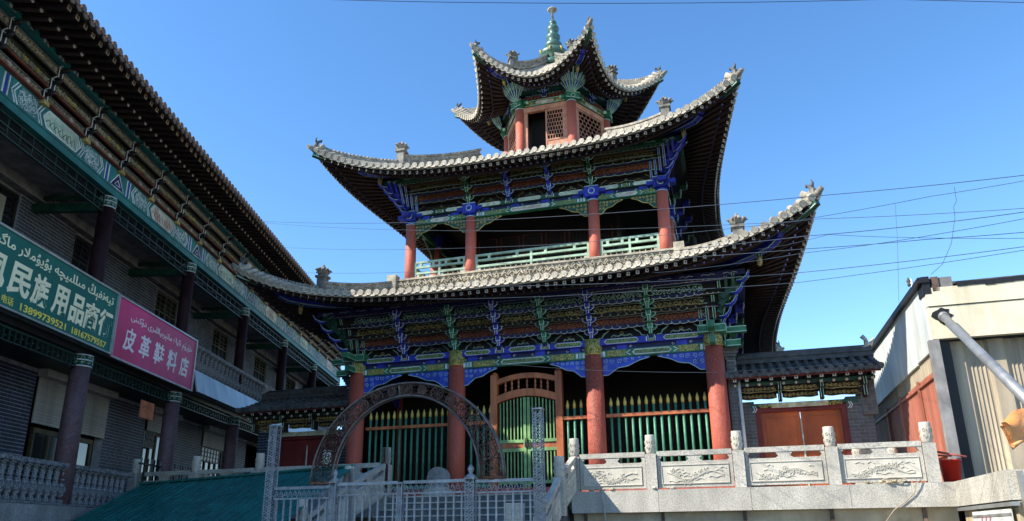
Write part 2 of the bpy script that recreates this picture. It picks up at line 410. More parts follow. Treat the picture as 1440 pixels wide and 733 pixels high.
    # fascia board behind the rafter ends
    for off, dz_, wd_, hh_, nm_, mt_ in ((.06, -.07, .05, .07, 'eave_board', 'rafter'), (.60, -.20, .05, .07, 'rafter_board', 'dark_wood')):
        fb = MB()
        for s_a, s_b in zip(ss[:-1], ss[1:]):
            a = Ed(s_a); b_ = Ed(s_b); ia = (S(s_a, .6) - a); ia.z = 0; ia.normalize(); ib = (S(s_b, .6) - b_); ib.z = 0; ib.normalize()
            fb.bar(a + ia * off + Vector((0, 0, dz_)), b_ + ib * off + Vector((0, 0, dz_)), wd_, hh_)
        fbm = fb.mesh(nm_, M(mt_))
        for k in range(n): sideput(nm_, fbm, roof, k, n)
    # hip ridges with their beasts
    hp = MB(); path = [S(1, t_ / 12) for t_ in range(13)]; cut = int(12 * ridge_t)
    for a, b_ in zip(path[:cut], path[1:cut + 1]):
        m_ = Vector((0, 0, 1)); hp.bar(a + m_ * .16, b_ + m_ * .16, .2, .44); hp.bar(a + m_ * .42, b_ + m_ * .42, .28, .08); hp.bar(a + m_ * .10, b_ + m_ * .10, .30, .08)
    for a, b_ in zip(path[cut:-1], path[cut + 1:]):
        m_ = Vector((0, 0, 1)); hp.bar(a + m_ * .09, b_ + m_ * .09, .18, .2)
        for q in range(4): p = a.lerp(b_, (q + .5) / 4) + m_ * .2; hp.tube([p - (b_ - a).normalized() * .05, p + (b_ - a).normalized() * .05], .09, 8)
    rd = (path[-1] - path[-2]).normalized(); tip = path[-1]; out = Vector((rd.x, rd.y, 0)).normalized()
    hp.tube([tip - rd * .1, tip + rd * .22 + Vector((0, 0, .10))], [.12, .07], 8)
    # carved side of the tall ridge
    rnd = random.Random(3)
    for sg in (1, -1):
        a, b_ = path[0], path[cut]; ux = (b_ - a).normalized(); un = ux.cross(Vector((0, 0, 1))).normalized() * sg; uy = Vector((0, 0, 1))
        for p in scroll((b_ - a).length, .32, rnd): hp.ribbon([(u, v + _sag(path, cut, u, (b_ - a).length, a, b_)) for u, v in p], a + un * .1, ux, uy, un, .05, .035)
    hpm = hp.mesh('hip_ridge', M('ridge_stone'))
    bs = MB(); pb = path[cut]
    bs.box(pb.x - .15, pb.x + .15, pb.y - .15, pb.y + .15, pb.z + .05, pb.z + .62 * ornz)
    bs.box(pb.x - .2, pb.x + .2, pb.y - .2, pb.y + .2, pb.z + .60 * ornz, pb.z + .68 * ornz)
    for i in range(11):   # plume of carved leaves
        a = 2 * pi * i / 11; c_ = Vector((pb.x, pb.y, pb.z + .66 * ornz)); o_ = Vector((math.cos(a), math.sin(a), 0)); lean = .7 if i % 2 else 1.0
        bs.tube([c_ + o_ * .05, c_ + o_ * .15 * lean + Vector((0, 0, .14)), c_ + o_ * .25 * lean + Vector((0, 0, .24 + .05 * (i % 2))), c_ + o_ * .32 * lean + Vector((0, 0, .21))], [.06, .07, .055, .015], 5)
    bs.tube([Vector((pb.x, pb.y, pb.z + .6 * ornz)), Vector((pb.x, pb.y, pb.z + .95 * ornz)), Vector((pb.x, pb.y, pb.z + 1.12 * ornz))], [.13, .12, .02], 6)
    bsm = bs.mesh('ridge_beast', M('beast_stone'))
    tb = MB(); c_ = tip + rd * -.12 + Vector((0, 0, .12))
    tb.tube([c_, c_ + Vector((0, 0, .16)) + out * .02, c_ + Vector((0, 0, .28)) - out * .07, c_ + Vector((0, 0, .34)) - out * .17], [.09, .07, .05, .04], 7)
    tb.tube([c_ + Vector((0, 0, .2)), c_ + Vector((0, 0, .34)) + out * .05, c_ + Vector((0, 0, .46)) + out * .01], [.06, .035, .01], 5)
    tb.tube([c_ + Vector((0, 0, .3)) - out * .13, c_ + Vector((0, 0, .4)) - out * .19], [.06, .01], 5)
    tbm = tb.mesh('eave_beast', M('tile_dark'))
    # corner beams below the deck: blue hooked beam and the green hip rafter running on to the tip, with pendant
    cb = MB(); cb.mi = 0
    und = [S(1, t_) + Vector((0, 0, -.36)) for t_ in (.30, .45, .6, .7)]; sdv = out.cross(Vector((0, 0, 1))).normalized()
    ey = Vector((0, 0, 1))
    for a, b_ in zip(und[:-1], und[1:]): cb.bar(a, b_, .2, .26)
    e_ = und[-1]; dr_ = (und[-1] - und[-2]).normalized()
    cb.bar(e_, e_ + dr_ * .30 + ey * .10, .2, .24); cb.bar(e_ + dr_ * .30 + ey * .10, e_ + dr_ * .46 + ey * .24, .2, .16)
    cb.mi = 1
    for sg in (1, -1):
        for a, b_ in zip(und[:-1] + [e_], und[1:] + [e_ + dr_ * .30 + ey * .10]):
            cb.bar(a + sdv * sg * .105 - ey * .115, b_ + sdv * sg * .105 - ey * .115, .012, .03); cb.bar(a + sdv * sg * .105 + ey * .115, b_ + sdv * sg * .105 + ey * .115, .012, .03)
    cbm = cb.mesh('corner_beam', M('blue', 'mint_line'))
    hb = MB(); gp = [S(1, t_) + Vector((0, 0, -.17)) for t_ in (.55, .7, .8, .9, .97, 1.0)]
    for a, b_ in zip(gp[:-1], gp[1:]):
        hb.mi = 0; hb.bar(a, b_, .16, .17); hb.mi = 1
        for sg in (1, -1): hb.bar(a + sdv * sg * .085 - ey * .07, b_ + sdv * sg * .085 - ey * .07, .012, .03)
    hbm = hb.mesh('hip_rafter', M('deep_green', 'mint_line'))
    pd = MB(); pp = S(1, .62) + Vector((0, 0, -.44)); pd.mi = 0
    pd.lathe([(.07, 0), (.075, -.12), (.06, -.14)], pp, 8); pd.mi = 1; pd.lathe([(.075, -.14), (.085, -.24), (.06, -.36), (.02, -.40)], pp, 8)
    for q in range(4):
        a = pi / 2 * q; pd.mi = 2; pd.bar(pp + Vector((.075 * math.cos(a), .075 * math.sin(a), 0)), pp + Vector((.075 * math.cos(a), .075 * math.sin(a), -.13)), .02, .02)
    pdm = pd.mesh('eave_pendant', M('deep_green', 'dim_gold', 'mint_line'))
    for k in range(n):
        h_ = sideput('hip_ridge', hpm, roof, k, n); sideput('ridge_beast', bsm, roof, k, n); sideput('eave_beast', tbm, roof, k, n)
        sideput('corner_beam', cbm, roof, k, n); sideput('hip_rafter', hbm, roof, k, n); sideput('eave_pendant', pdm, roof, k, n)
    return roof, S
def _sag(path, cut, u, L, a, b_):
    t = u / L * cut; i = min(int(t), cut - 1); fr_ = t - i
    zc = path[i].z * (1 - fr_) + path[i + 1].z * fr_; zl = a.z + (b_.z - a.z) * u / L
    return zc - zl

ROOF1, S1 = make_roof('lower', 4, 8.33, 1.09, 5.05, 8.72, 7.42, 1.23, 4.8, 2.44, .275, (0, 1), 1.45, .275, 1.0, 'lowest and widest tiled roof skirt, its left end in shade')
ROOF2, S2 = make_roof('upper', 4, 6.66, 1.27, 2.7, 15.1, 12.73, 1.02, 5.1, 2.66, .275, (0, 3), 1.35, .275, 1.0, 'middle tiled roof with long upturned corners')
ROOF3, S3 = make_roof('crown', 6, 4.126, .75, .45, 20.9, 18.05, 1.35, 2.2, 2.0, .25, (0, 1, 5), 1.5, .25, .9, 'small six sided crown roof with steep upturned corners', .5)

# ---- bracket zone, painted lintels and carved tiers for one side -----------------
def lintels(half, zc, cols, style, Yoff=0.0):
    """painted beams between the columns at y = -half"""
    mb = MB(); y = -half
    sc = style['s']
    z1, z2 = zc - .10 * sc, zc + .14 * sc           # big lintel
    z3, z4 = zc + .30 * sc, zc + .50 * sc           # upper beam
    mb.mi = 0; mb.box(-half, half, y - .10, y + .10, z1, z2)
    mb.mi = 1; mb.box(-half - .25, half + .25, y - .16, y + .16, z3, z4)
    mb.mi = 2; mb.box(-half, half, y - .03, y + .03, z2 + .002, z3 - .002)
    for a, b_ in zip(cols[:-1], cols[1:]):
        w_ = b_ - a; c = (a + b_) / 2
        # lower lintel decoration
        cw = w_ * .32; hh = (z2 - z1) * .62; zz = (z1 + z2) / 2 - hh / 2
        mb.mi = style['cart']; mb.prism(octagon(cw, hh), (c - cw / 2, y - .10, zz), (1, 0, 0), (0, 0, 1), (0, -1, 0), .012)
        mb.mi = 3
        o_ = octagon(cw, hh); mb.ribbon(o_ + o_[:1], (c - cw / 2, y - .112, zz), (1, 0, 0), (0, 0, 1), (0, -1, 0), .028, .008)
        for sg in (-1, 1):
            xe = c + sg * (cw / 2 + .10); mb.ribbon([(sg * -.02, hh), (sg * .10, hh / 2), (sg * -.02, 0)], (xe, y - .10, zz), (1, 0, 0), (0, 0, 1), (0, -1, 0), .03, .01)
            gx0 = c + sg * (cw / 2 + .22); gw = w_ * .16
            mb.mi = 4; x_a, x_b = sorted((gx0, gx0 + sg * gw)); mb.box(x_a, x_b, y - .112, y - .10, z1 + .03, z2 - .03)
            bx = gx0 + sg * (gw + .06)
            for kk, mi_ in enumerate((3, 5, 3)):
                xa_, xb_ = sorted((bx + sg * kk * .11, bx + sg * (kk * .11 + .075))); mb.mi = mi_; mb.box(xa_, xb_, y - .113, y - .10, z1 + .04, z2 - .04)
            mb.mi = 3
        # blocks between the two beams
        nb = 2 if w_ < 4 else 4
        for q in range(nb):
            xx = a + w_ * (q + .5) / nb; mb.mi = 6; mb.box(xx - .16, xx + .16, y - .08, y + .06, z2, z3); mb.mi = 3
            for sg in (-1, 1): mb.ribbon(spiral(.0, .0, .05 * sc, 0, 1, sg, 7), (xx + sg * .27, y - .034, (z2 + z3) / 2), (1, 0, 0), (0, 0, 1), (0, -1, 0), .016, .01)
        # cartouches on upper beam
        nc = 2 if w_ < 4.2 else 3
        for q in range(nc):
            cw2 = w_ / nc * .58; xx = a + w_ * (q + .5) / nc; hh = (z4 - z3) * .72; zz = (z3 + z4) / 2 - hh / 2
            mb.mi = style['up']; mb.prism(octagon(cw2, hh), (xx - cw2 / 2, y - .16, zz), (1, 0, 0), (0, 0, 1), (0, -1, 0), .012)
            mb.mi = 3; o_ = octagon(cw2, hh); mb.ribbon(o_ + o_[:1], (xx - cw2 / 2, y - .172, zz), (1, 0, 0), (0, 0, 1), (0, -1, 0), .022, .008)
            if q:
                xm = a + w_ * q / nc; mb.mi = 4; mb.box(xm - .09, xm + .09, y - .175, y - .16, z3 + .02, z4 - .02); mb.mi = 3
                for sg in (-1, 1): mb.box(*sorted((xm + sg * .12, xm + sg * .15)), y - .175, y - .16, z3 + .03, z4 - .03)
    return mb
def lace(x0, x1, y, ztop, h, side, mats_mi=(0, 1), seed=1):
    """openwork corner piece under a lintel: full height at x0, tapering to x1"""
    mb = MB(); n = 9; w_ = abs(x1 - x0); sg = 1 if x1 > x0 else -1
    low = []
    for i in range(n + 1):
        u = i / n; hh = h * (1 - u) ** 1.1 * (1 + .13 * math.sin(u * 14)) + .05; low.append((sg * w_ * u, -hh))
    poly = [(0, 0)] + low + [(sg * w_, 0)]
    if sg > 0: poly = poly[::-1]
    mb.mi = mats_mi[0]; mb.prism(poly, (x0, y, ztop), (1, 0, 0), (0, 0, 1), (0, 1, 0), .05)
    mb.mi = mats_mi[1]; rnd = random.Random(seed)
    mb.ribbon(low, (x0, y, ztop), (1, 0, 0), (0, 0, 1), (0, -1, 0), .028, .015)
    for i in range(7):
        u = (i + .45) / 7; hh = h * (1 - u) ** 1.1
        if hh < .07: mb.ribbon(spiral(sg * w_ * u, -.05, .04, 0, 1.2, 1, 7), (x0, y, ztop), (1, 0, 0), (0, 0, 1), (0, -1, 0), .014, .012); continue
        r_ = min(hh * .42, w_ / 14 * .95)
        for q in range(max(1, int(hh / (2 * r_)))):
            mb.ribbon(spiral(sg * w_ * u, -r_ * (2 * q + 1.05), r_ * .85, rnd.uniform(0, 6), 1.3, 1 if (i + q) % 2 else -1, 9), (x0, y, ztop), (1, 0, 0), (0, 0, 1), (0, -1, 0), .018, .012)
    return mb
def tiers(half, zb, dep, h, bays, cols, ntier, seed, cols_pal):
    """carved boards stepping outward between bracket sets; returns a list of (name, MB)"""
    rnd = random.Random(seed); res = []; bd = MB(); sc = MB(); yb = -half
    for j in range(ntier):
        y = yb - dep * j / ntier; z = zb + h * j / ntier; hh = h / ntier; ext = half + dep * j / ntier
        bd.mi = 0 if j != 1 else 1; bd.box(-ext, ext, y - .02, y + .05, z, z + hh - .06)      # panel
        bd.mi = 2 if j % 2 == 0 else 3; bd.box(-ext - .04, ext + .04, y - dep / ntier + .02, y + .04, z + hh - .055, z + hh - .004)   # beam under next tier
    bd.mi = 4; bd.box(-half - dep - .1, half + dep + .1, yb - dep - .12, yb - dep + .08, zb + h, zb + h + .17)      # top purlin
    bd.mi = 0; bd.box(-half - dep, half + dep, yb - dep + .09, yb + .4, zb + h, zb + h + .03)
    for j in range(ntier):
        y = yb - dep * j / ntier - .021; z = zb + h * j / ntier; hh = h / ntier - .06
        for a, b_ in zip(bays[:-1], bays[1:]):
            w_ = b_ - a - .34; x0 = a + .17
            P = ((x0, y, z), (1, 0, 0), (0, 0, 1), (0, -1, 0))
            if j == 0:
                sc.mi = 0   # cloud-foot frame curves
                for sg in (0, 1):
                    L_ = [(.0, .02), (.14, hh * .15), (.18, hh * .5), (.28, hh * .75), (.36, hh * .98)]
                    L_ = [(w_ - u, v) for u, v in L_] if sg else L_
                    sc.ribbon(L_, *P, .04, .05)
                    L2 = [(w_ * .5 - (w_ * .5 - .42) * (1 - q / 4), hh * (.15 + .3 * math.sin(q * 1.2) ** 2)) for q in range(5)]
                    L2 = [(w_ - u, v) for u, v in L2] if sg else L2
                    sc.ribbon(L2, *P, .028, .04)
                sc.mi = 1; sc.ribbon(spiral(w_ / 2, hh * .55, hh * .28, -pi / 2, 1.4, 1, 10), *P, .02, .02)
                sc.ribbon([(w_ * .34, .05), (w_ * .42, hh * .3), (w_ * .5, hh * .42), (w_ * .58, hh * .3), (w_ * .66, .05)], *P, .025, .025)
            else:
                mi_ = cols_pal[j]
                for p in scroll(w_, hh * .95, rnd, cell=hh * .55): sc.mi = mi_; sc.ribbon(p, *P, .021, .02)
                if j == 2:
                    sc.mi = 1; n_ = int(w_ / .11)
                    wob = [(w_ * q / n_, .03 + .035 * abs(math.sin(q * 1.57 + .4)) + .05 * (1 - abs(q / n_ - .5) * 2)) for q in range(n_ + 1)]
                    sc.ribbon(wob, *P, .035, .03)
                sc.mi = 0; sc.ribbon([(0, hh * .9), (w_ * .12, hh * 1.0), (w_ * .5, hh * .93), (w_ * .88, hh), (w_, hh * .9)], *P, .018, .02)
                for sg in (0, 1):   # hooked arm ends
                    L_ = [(-.12, hh * .25), (.0, hh * .2), (.06, hh * .45), (-.02, hh * .6)]
                    sc.ribbon([(w_ - u, v) if sg else (u, v) for u, v in L_], *P, .022, .03)
    for j in range(1, ntier):   # scalloped hanging boards below each step
        y = yb - dep * j / ntier - .035; z = zb + h * j / ntier; hb_ = h / ntier * .34
        for a, b_ in zip(bays[:-1], bays[1:]):
            w_ = b_ - a - .30; x0 = a + .15; m = 18
            low = [(w_ * q / m, -hb_ * (.35 + .35 * (1 - abs(2 * q / m - 1)) + .3 * abs(math.sin(pi * q / 3)))) for q in range(m + 1)]
            bd.mi = 3 if j % 2 else 0; bd.prism(low + [(w_, .03), (0, .03)], (x0, y, z), (1, 0, 0), (0, 0, 1), (0, 1, 0), .03)
            sc.mi = 2 if j % 2 else 1; sc.ribbon(low, (x0, y, z), (1, 0, 0), (0, 0, 1), (0, -1, 0), .02, .018)
            sc.mi = 0
            for q in range(1, 6): sc.ribbon(spiral(w_ * q / 6, -hb_ * .32, hb_ * .26, q, 1.1, 1 if q % 2 else -1, 7), (x0, y, z), (1, 0, 0), (0, 0, 1), (0, -1, 0), .015, .016)
    for j in range(ntier):   # light outlines and a row of studs on the stepped beams
        y = yb - dep * (j + 1) / ntier + .018; z = zb + h * (j + 1) / ntier; ext = half + dep * j / ntier
        sc.mi = 2; sc.ribbon([(-ext, 0), (ext, 0)], (0, y, z - .048), (1, 0, 0), (0, 0, 1), (0, -1, 0), .012, .01)
        n_ = int(2 * ext / .16)
        for q in range(n_): x = -ext + (q + .5) * .16; sc.mi = 4 if j % 2 else 2; sc.box(x - .022, x + .022, y - .012, y, z - .034, z - .012)
    # flowers on the top purlin
    sc.mi = 2; n_ = int(2 * (half + dep) / .62)
    for q in range(n_):
        x = -(half + dep) + (q + .5) * 2 * (half + dep) / n_; sc.ribbon([(x - .2, .07), (x - .1, .1), (x, .06), (x + .1, .1), (x + .2, .07)], (0, yb - dep - .121, zb + h), (1, 0, 0), (0, 0, 1), (0, -1, 0), .018, .012)
    return bd, sc
def bracket(dep, h, ntier, wd=.13):
    """stepped bracket set, x=0 centre, starting at y=0 z=0, stepping to -dep"""
    mb = MB()
    for j in range(ntier):
        z = h * j / ntier; y = -dep * (j + .75) / ntier - .1; hh = h / ntier
        mb.mi = 0; mb.box(-wd / 2, wd / 2, y, .1, z, z + hh * .52); mb.box(-wd * .8, wd * .8, y - .04, y + .16, z + hh * .54, z + hh * .98)
        mb.mi = 1
        for sg in (-1, 1):
            mb.box(*sorted((sg * wd * .28, sg * wd * .46)), y - .012, y, z + .01, z + hh * .52)
            mb.box(*sorted((sg * wd * .62, sg * wd * .82)), y - .055, y - .04, z + hh * .54, z + hh * .98)
            mb.bar((sg * wd * .5, y - .006, z + hh * .5), (sg * wd * .8, y - .05, z + hh * .60), .02, .02)
        mb.box(-wd * .8, wd * .8, y - .052, y - .04, z + hh * .54, z + hh * .60)
        for sg in (-1, 1):   # cloud shaped side arms with light outline
            mb.mi = 0; mb.tube([(sg * wd * .4, y + .03, z + hh * .5), (sg * (wd + .05), y + .02, z + hh * .55), (sg * (wd + .11), y + .01, z + hh * .8)], [.035, .028, .012], 5)
            mb.mi = 1; mb.ribbon([(sg * wd * .7, hh * .30), (sg * (wd + .04), hh * .36), (sg * (wd + .10), hh * .50), (sg * (wd + .13), hh * .78), (sg * (wd + .08), hh * .70)], (0, y - .02, z), (1, 0, 0), (0, 0, 1), (0, -1, 0), .018, .012)
    mb.mi = 2; mb.box(-wd * 1.1, wd * 1.1, -.2, .08, -.14, -.005)
    mb.mi = 1; mb.ribbon([(-wd * 1.1, 0), (-wd * .8, -.13), (wd * .8, -.13), (wd * 1.1, 0)], (0, -.2, 0), (1, 0, 0), (0, 0, 1), (0, -1, 0), .022, .01)
    return mb
def corner_bracket(dep, h, sc=1.0, nb=6):
    """fan of bracket arms at a column corner; origin at corner (outward is (-y,+x) diagonal); symmetrical about the diagonal"""
    mb = MB(); dg = Vector((1, -1, 0)).normalized(); up = Vector((0, 0, 1))
    for face in (0, 1):
        for i in range(nb):
            t = i / (nb - 1); x = -.30 + 1.05 * t * dep; y = -dep * (.25 + .75 * t) - .1
            zt = h + .02; zb_ = h * (.0 + .62 * t ** 1.1) - .02
            p = (lambda a, b_, c: Vector((a, b_, c))) if face == 0 else (lambda a, b_, c: Vector((-b_, -a, c)))
            mb.mi = 0; mb.bar(p(x, -.12 - dep * .25 * t, zb_), p(x, y - .05, zt), .09 * sc, .15 * sc)
            mb.mi = 1
            for o_ in (-.035, .035): mb.bar(p(x + o_ * sc, -.205 - dep * .25 * t, zb_ + .02), p(x + o_ * sc, y - .13, zt), .017, .02)
    # beaks sweeping along the diagonal
    for j in range(5):
        z = h * (.02 + j * .22); r0 = .15 + dep * .28 * j; r1 = r0 + .45 * sc
        q = [dg * r0 + up * z, dg * (r0 + (r1 - r0) * .45) + up * (z - .03), dg * (r0 + (r1 - r0) * .8) + up * (z + .05), dg * r1 + up * (z + .19)]
        mb.mi = 2; mb.tube(q, [.07 * sc, .065 * sc, .045 * sc, .015], 6)
        for sg in (-1, 1):
            sd_ = Vector((1, 1, 0)).normalized() * sg * .075 * sc; mb.mi = 1
            mb.tube([v_ + sd_ * (1 - .22 * i_) + up * .02 for i_, v_ in enumerate(q)], [.014, .014, .012, .008], 4, cap=False)
    mb.mi = 0; mb.bar(dg * .05 + up * h * .3, dg * (dep * 1.4) + up * h * 1.1, .16, .2)
    return mb
def col_head(s=1.0, r=.3):
    """box framed in light lines that caps a corner column"""
    mb = MB(); r_ = r
    mb.mi = 0; mb.box(-r_ - .12, r_ + .12, -r_ - .12, r_ + .12, .30 * s, .52 * s); mb.mi = 3; mb.box(-r_ - .45, -r_ - .10, -.15, .15, .22 * s, .44 * s) if False else None
    for (ax, ay) in ((0, -1), (1, 0)):
        ux = Vector((1, 0, 0)) if ax == 0 else Vector((0, 1, 0)); un = Vector((ax, ay, 0)); o_ = un * (r_ + .12)
        mb.mi = 1; R_ = [(-r_ - .1, .32 * s), (r_ + .1, .32 * s), (r_ + .1, .5 * s), (-r_ - .1, .5 * s), (-r_ - .1, .32 * s)]
        mb.ribbon(R_, o_, ux, (0, 0, 1), un, .03, .015)
        mb.ribbon([(.10 * math.cos(a * pi / 5), .06 * s + .10 * math.sin(a * pi / 5)) for a in range(11)], un * (r_ + .06), ux, (0, 0, 1), un, .03, .015)
        mb.ribbon([(-.03, .16 * s), (-.03, .32 * s)], un * (r_ + .06), ux, (0, 0, 1), un, .02, .02); mb.ribbon([(.03, .16 * s), (.03, .32 * s)], un * (r_ + .06), ux, (0, 0, 1), un, .02, .02)
        mb.mi = 0; mb.prism([(.09 * math.cos(a * pi / 5), .06 * s + .09 * math.sin(a * pi / 5)) for a in range(10)], un * (r_ + .0), ux, (0, 0, 1), un, .06)
        # beam nose sticking past the corner
        nx = Vector((1, 0, 0)) if ax == 0 else Vector((0, -1, 0))
        a_ = nx * (r_ + .1); b_ = nx * (r_ + .62 * s)
        mb.mi = 0; mb.bar(a_ + Vector((0, 0, .40 * s)), b_ + Vector((0, 0, .40 * s)), .2, .17 * s); mb.bar(a_ + Vector((0, 0, .05)), nx * (r_ + .45 * s) + Vector((0, 0, .05)), .16, .2 * s)
        mb.mi = 1; sdx = nx.cross(Vector((0, 0, 1)))
        for zz, ln in ((.47 * s, .62), (.33 * s, .62), (.13, .45), (-.04, .45)):
            for sg in (-1, 1): mb.bar(a_ + sdx * sg * .102 + Vector((0, 0, zz)), nx * (r_ + ln * s) + sdx * sg * .102 + Vector((0, 0, zz)), .012, .022)
    return mb

def column(parent, pos_list, r, z0, z1, cap_h, capmats, name='column'):
    c = MB(); c.lathe([(r * 1.05, z0), (r * 1.03, z0 + (z1 - z0) * .3), (r, z1)], n=20)
    cm = c.mesh(name, M('red_column'))
    k = MB(); k.mi = 0; k.lathe([(r * 1.03, z1), (r * 1.03, z1 + cap_h)], n=20); k.mi = 1; k.lathe([(r * 1.06, z1), (r * 1.07, z1 + .035)], n=20)
    km = k.mesh('column_band', M(*capmats))
    for (x, y) in pos_list:
        o = put(name, cm, parent, (x + CEN[0], y + CEN[1], 0)); put('column_band', km, o, (x + CEN[0], y + CEN[1], 0))

# ---- ground storey
H1 = 6.04
ring1 = [(-H1, -H1), (-2.33, -H1), (2.33, -H1), (H1, -H1), (H1, -2.33), (H1, 2.33), (H1, H1), (-H1, -2.33), (-H1, 2.33), (-H1, H1)]
column(TW, ring1, .28, 1.38, 5.46, .50, ('gold_scroll', 'gold'))
LM = ['green', 'deep_green', 'navy', 'white_line', 'gold_scroll', 'pale_blue', 'blue', 'cartouche_green', 'navy']
lm = lintels(H1, 5.45, [-H1, -2.33, 2.33, H1], dict(s=1.0, cart=8, up=6)).mesh('painted_lintel', M(*LM))
LMb = ['green', 'blue', 'navy', 'white_line', 'gold_scroll', 'pale_blue', 'blue', 'cartouche_green', 'green_scroll']
lm = lintels(H1, 5.45, [-H1, -2.33, 2.33, H1], dict(s=1.0, cart=8, up=8)).mesh('painted_lintel', M(*LMb))
for k in range(4): sideput('painted_lintel', lm, TW, k)
for i, (a, b_) in enumerate(((-H1 + .28, -4.35), (-2.62, -4.1), (-2.05, -.9), (2.05, .9), (2.62, 4.1), (H1 - .28, 4.35))):
    ms = lace(a, b_, -H1 - .05, 5.34, .50 if i not in (0, 5) else .52, 0, seed=i).mesh('lace_bracket', M('lace_blue', 'pale_blue'))
    for k in (0, 1, 3): sideput('lace_bracket', ms, TW, k)
TB = [-H1, -4.2, -2.33, -.78, .78, 2.33, 4.2, H1]
bd, sc = tiers(H1, 5.97, 1.0, 1.36, TB, None, 4, 5, [0, 3, 4, 0])
bdm = bd.mesh('bracket_board', M('wall_black', 'dark_red', 'dark_wood', 'navy', 'navy')); scm = sc.mesh('carved_scroll', M('mint_line', 'dim_gold', 'white_line', 'rust_line', 'dim_gold'))
for k in range(4):
    b0 = sideput('bracket_board', bdm, TW, k); sideput('carved_scroll', scm, b0, k, kind='stuff')
bk = bracket(1.0, 1.36, 4, .10)
bkm = [bk.mesh('bracket_set', M('blue', 'white_line', 'navy')), bk.mesh('bracket_set', M('green', 'mint_line', 'navy'))]
for k in (0, 1, 3):
    for i, x in enumerate(TB[1:-1]): sideput('bracket_set', bkm[i % 2], TW, k, M0=Matrix.Translation((x, -H1, 5.97)))
cbm_ = corner_bracket(1.0, 1.36).mesh('corner_bracket', M('deep_green', 'mint_line', 'blue'))
chm = col_head(1.15, .3).mesh('column_head', M('green', 'mint_line', 'green', 'green'))
for k in range(4):
    sideput('corner_bracket', cbm_, TW, k, M0=Matrix.Translation((H1, -H1, 5.97)))
    sideput('column_head', chm, TW, k, M0=Matrix.Translation((H1, -H1, 5.48)))
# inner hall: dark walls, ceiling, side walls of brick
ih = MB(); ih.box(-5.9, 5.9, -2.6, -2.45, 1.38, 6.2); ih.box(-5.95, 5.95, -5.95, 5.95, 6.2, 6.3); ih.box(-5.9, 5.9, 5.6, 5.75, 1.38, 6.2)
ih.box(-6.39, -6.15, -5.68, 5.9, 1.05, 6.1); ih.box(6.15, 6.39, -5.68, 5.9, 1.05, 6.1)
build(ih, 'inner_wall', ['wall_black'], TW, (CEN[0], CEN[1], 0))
# faint carved doors deep inside
dr = MB()
for i in range(8):
    x = -5.4 + i * 1.45; dr.mi = 0; dr.box(x, x + 1.2, -2.66, -2.6, 1.5, 4.6)
    dr.mi = 1; dr.ribbon([(0.1, .1), (1.1, .1), (1.1, 3.0), (.1, 3.0), (.1, .1)], (x, -2.66, 1.5), (1, 0, 0), (0, 0, 1), (0, -1, 0), .05, .02)
build(dr, 'inner_door', ['dark_wood', 'dark_red'], TW, (CEN[0], CEN[1], 0))
pl_ = MB(); pl_.box(-6.5, 6.5, -6.75, 6.5, 1.02, 1.375)
build(pl_, 'plinth', ['plinth_red'], TW, (CEN[0], CEN[1], 0))

# ---- upper storey
H2 = 4.77
fl = MB(); fl.box(-4.95, 4.95, -4.95, 4.95, 8.55, 8.9); build(fl, 'gallery_floor', ['dark_wood'], TW, (CEN[0], CEN[1], 0))
# cream carved ridge running round the foot of the gallery
rb = MB(); rb.box(-5.25, 5.25, -5.25, -4.95, 8.50, 9.06); rb.box(-5.32, 5.32, -5.32, -4.93, 9.06, 9.13)
rnd = random.Random(11)
nfl = 9
for i in range(nfl):      # peonies and leaf sprays
    x = -4.6 + i * 1.15; P = ((x, -5.25, 8.88), (1, 0, 0), (0, 0, 1), (0, -1, 0))
    for q in range(5):
        a = q * 2 * pi / 5; rb.ribbon(spiral(.08 * math.cos(a), .07 * math.sin(a), .06, a, .9, 1, 6), *P, .05, .09)
    for sg in (-1, 1):
        rb.ribbon([(sg * .16, -.06), (sg * .3, .06), (sg * .42, -.05), (sg * .55, .08)], *P, .06, .08)
        for q in range(4):
            u = sg * (.2 + q * .1); rb.ribbon([(u, 0), (u + sg * .05, .10 * (-1) ** q), (u + sg * .1, .14 * (-1) ** q)], *P, .05, .06)
rbm = rb.mesh('carved_ridge', M('carved_stone'))
for k in range(4): sideput('carved_ridge', rbm, TW, k)
ends = MB(); ends.box(-5.4, -5.05, -5.4, -5.05, 8.7, 9.3); em = ends.mesh('ridge_corner_block', M('carved_stone'))
for k in range(4): sideput('ridge_corner_block', em, TW, k)
ring2 = [(-H2, -H2), (-2.33, -H2), (2.33, -H2), (H2, -H2), (H2, -2.33), (H2, 2.33), (H2, H2), (2.33, H2), (-2.33, H2), (-H2, H2), (-H2, 2.33), (-H2, -2.33)]
column(TW, ring2, .20, 8.9, 11.46, .12, ('blue', 'pale_blue'))
LM2 = ['green', 'deep_green', 'navy', 'white_line', 'green_scroll', 'pale_blue', 'blue', 'cartouche_green', 'cartouche']
lm2 = lintels(H2, 11.52, [-H2, -2.33, 2.33, H2], dict(s=.85, cart=8, up=7)).mesh('painted_lintel', M(*LM2))
for k in range(4): sideput('painted_lintel', lm2, TW, k)
for i, (a, b_) in enumerate(((-H2 + .2, -3.7), (-2.53, -3.4), (-2.12, -1.1), (2.12, 1.1), (2.53, 3.4), (H2 - .2, 3.7))):
    ms = lace(a, b_, -H2 - .04, 11.42, .46, 0, seed=i + 9).mesh('lace_bracket', M('deep_green', 'gold'))
    for k in range(4): sideput('lace_bracket', ms, TW, k)
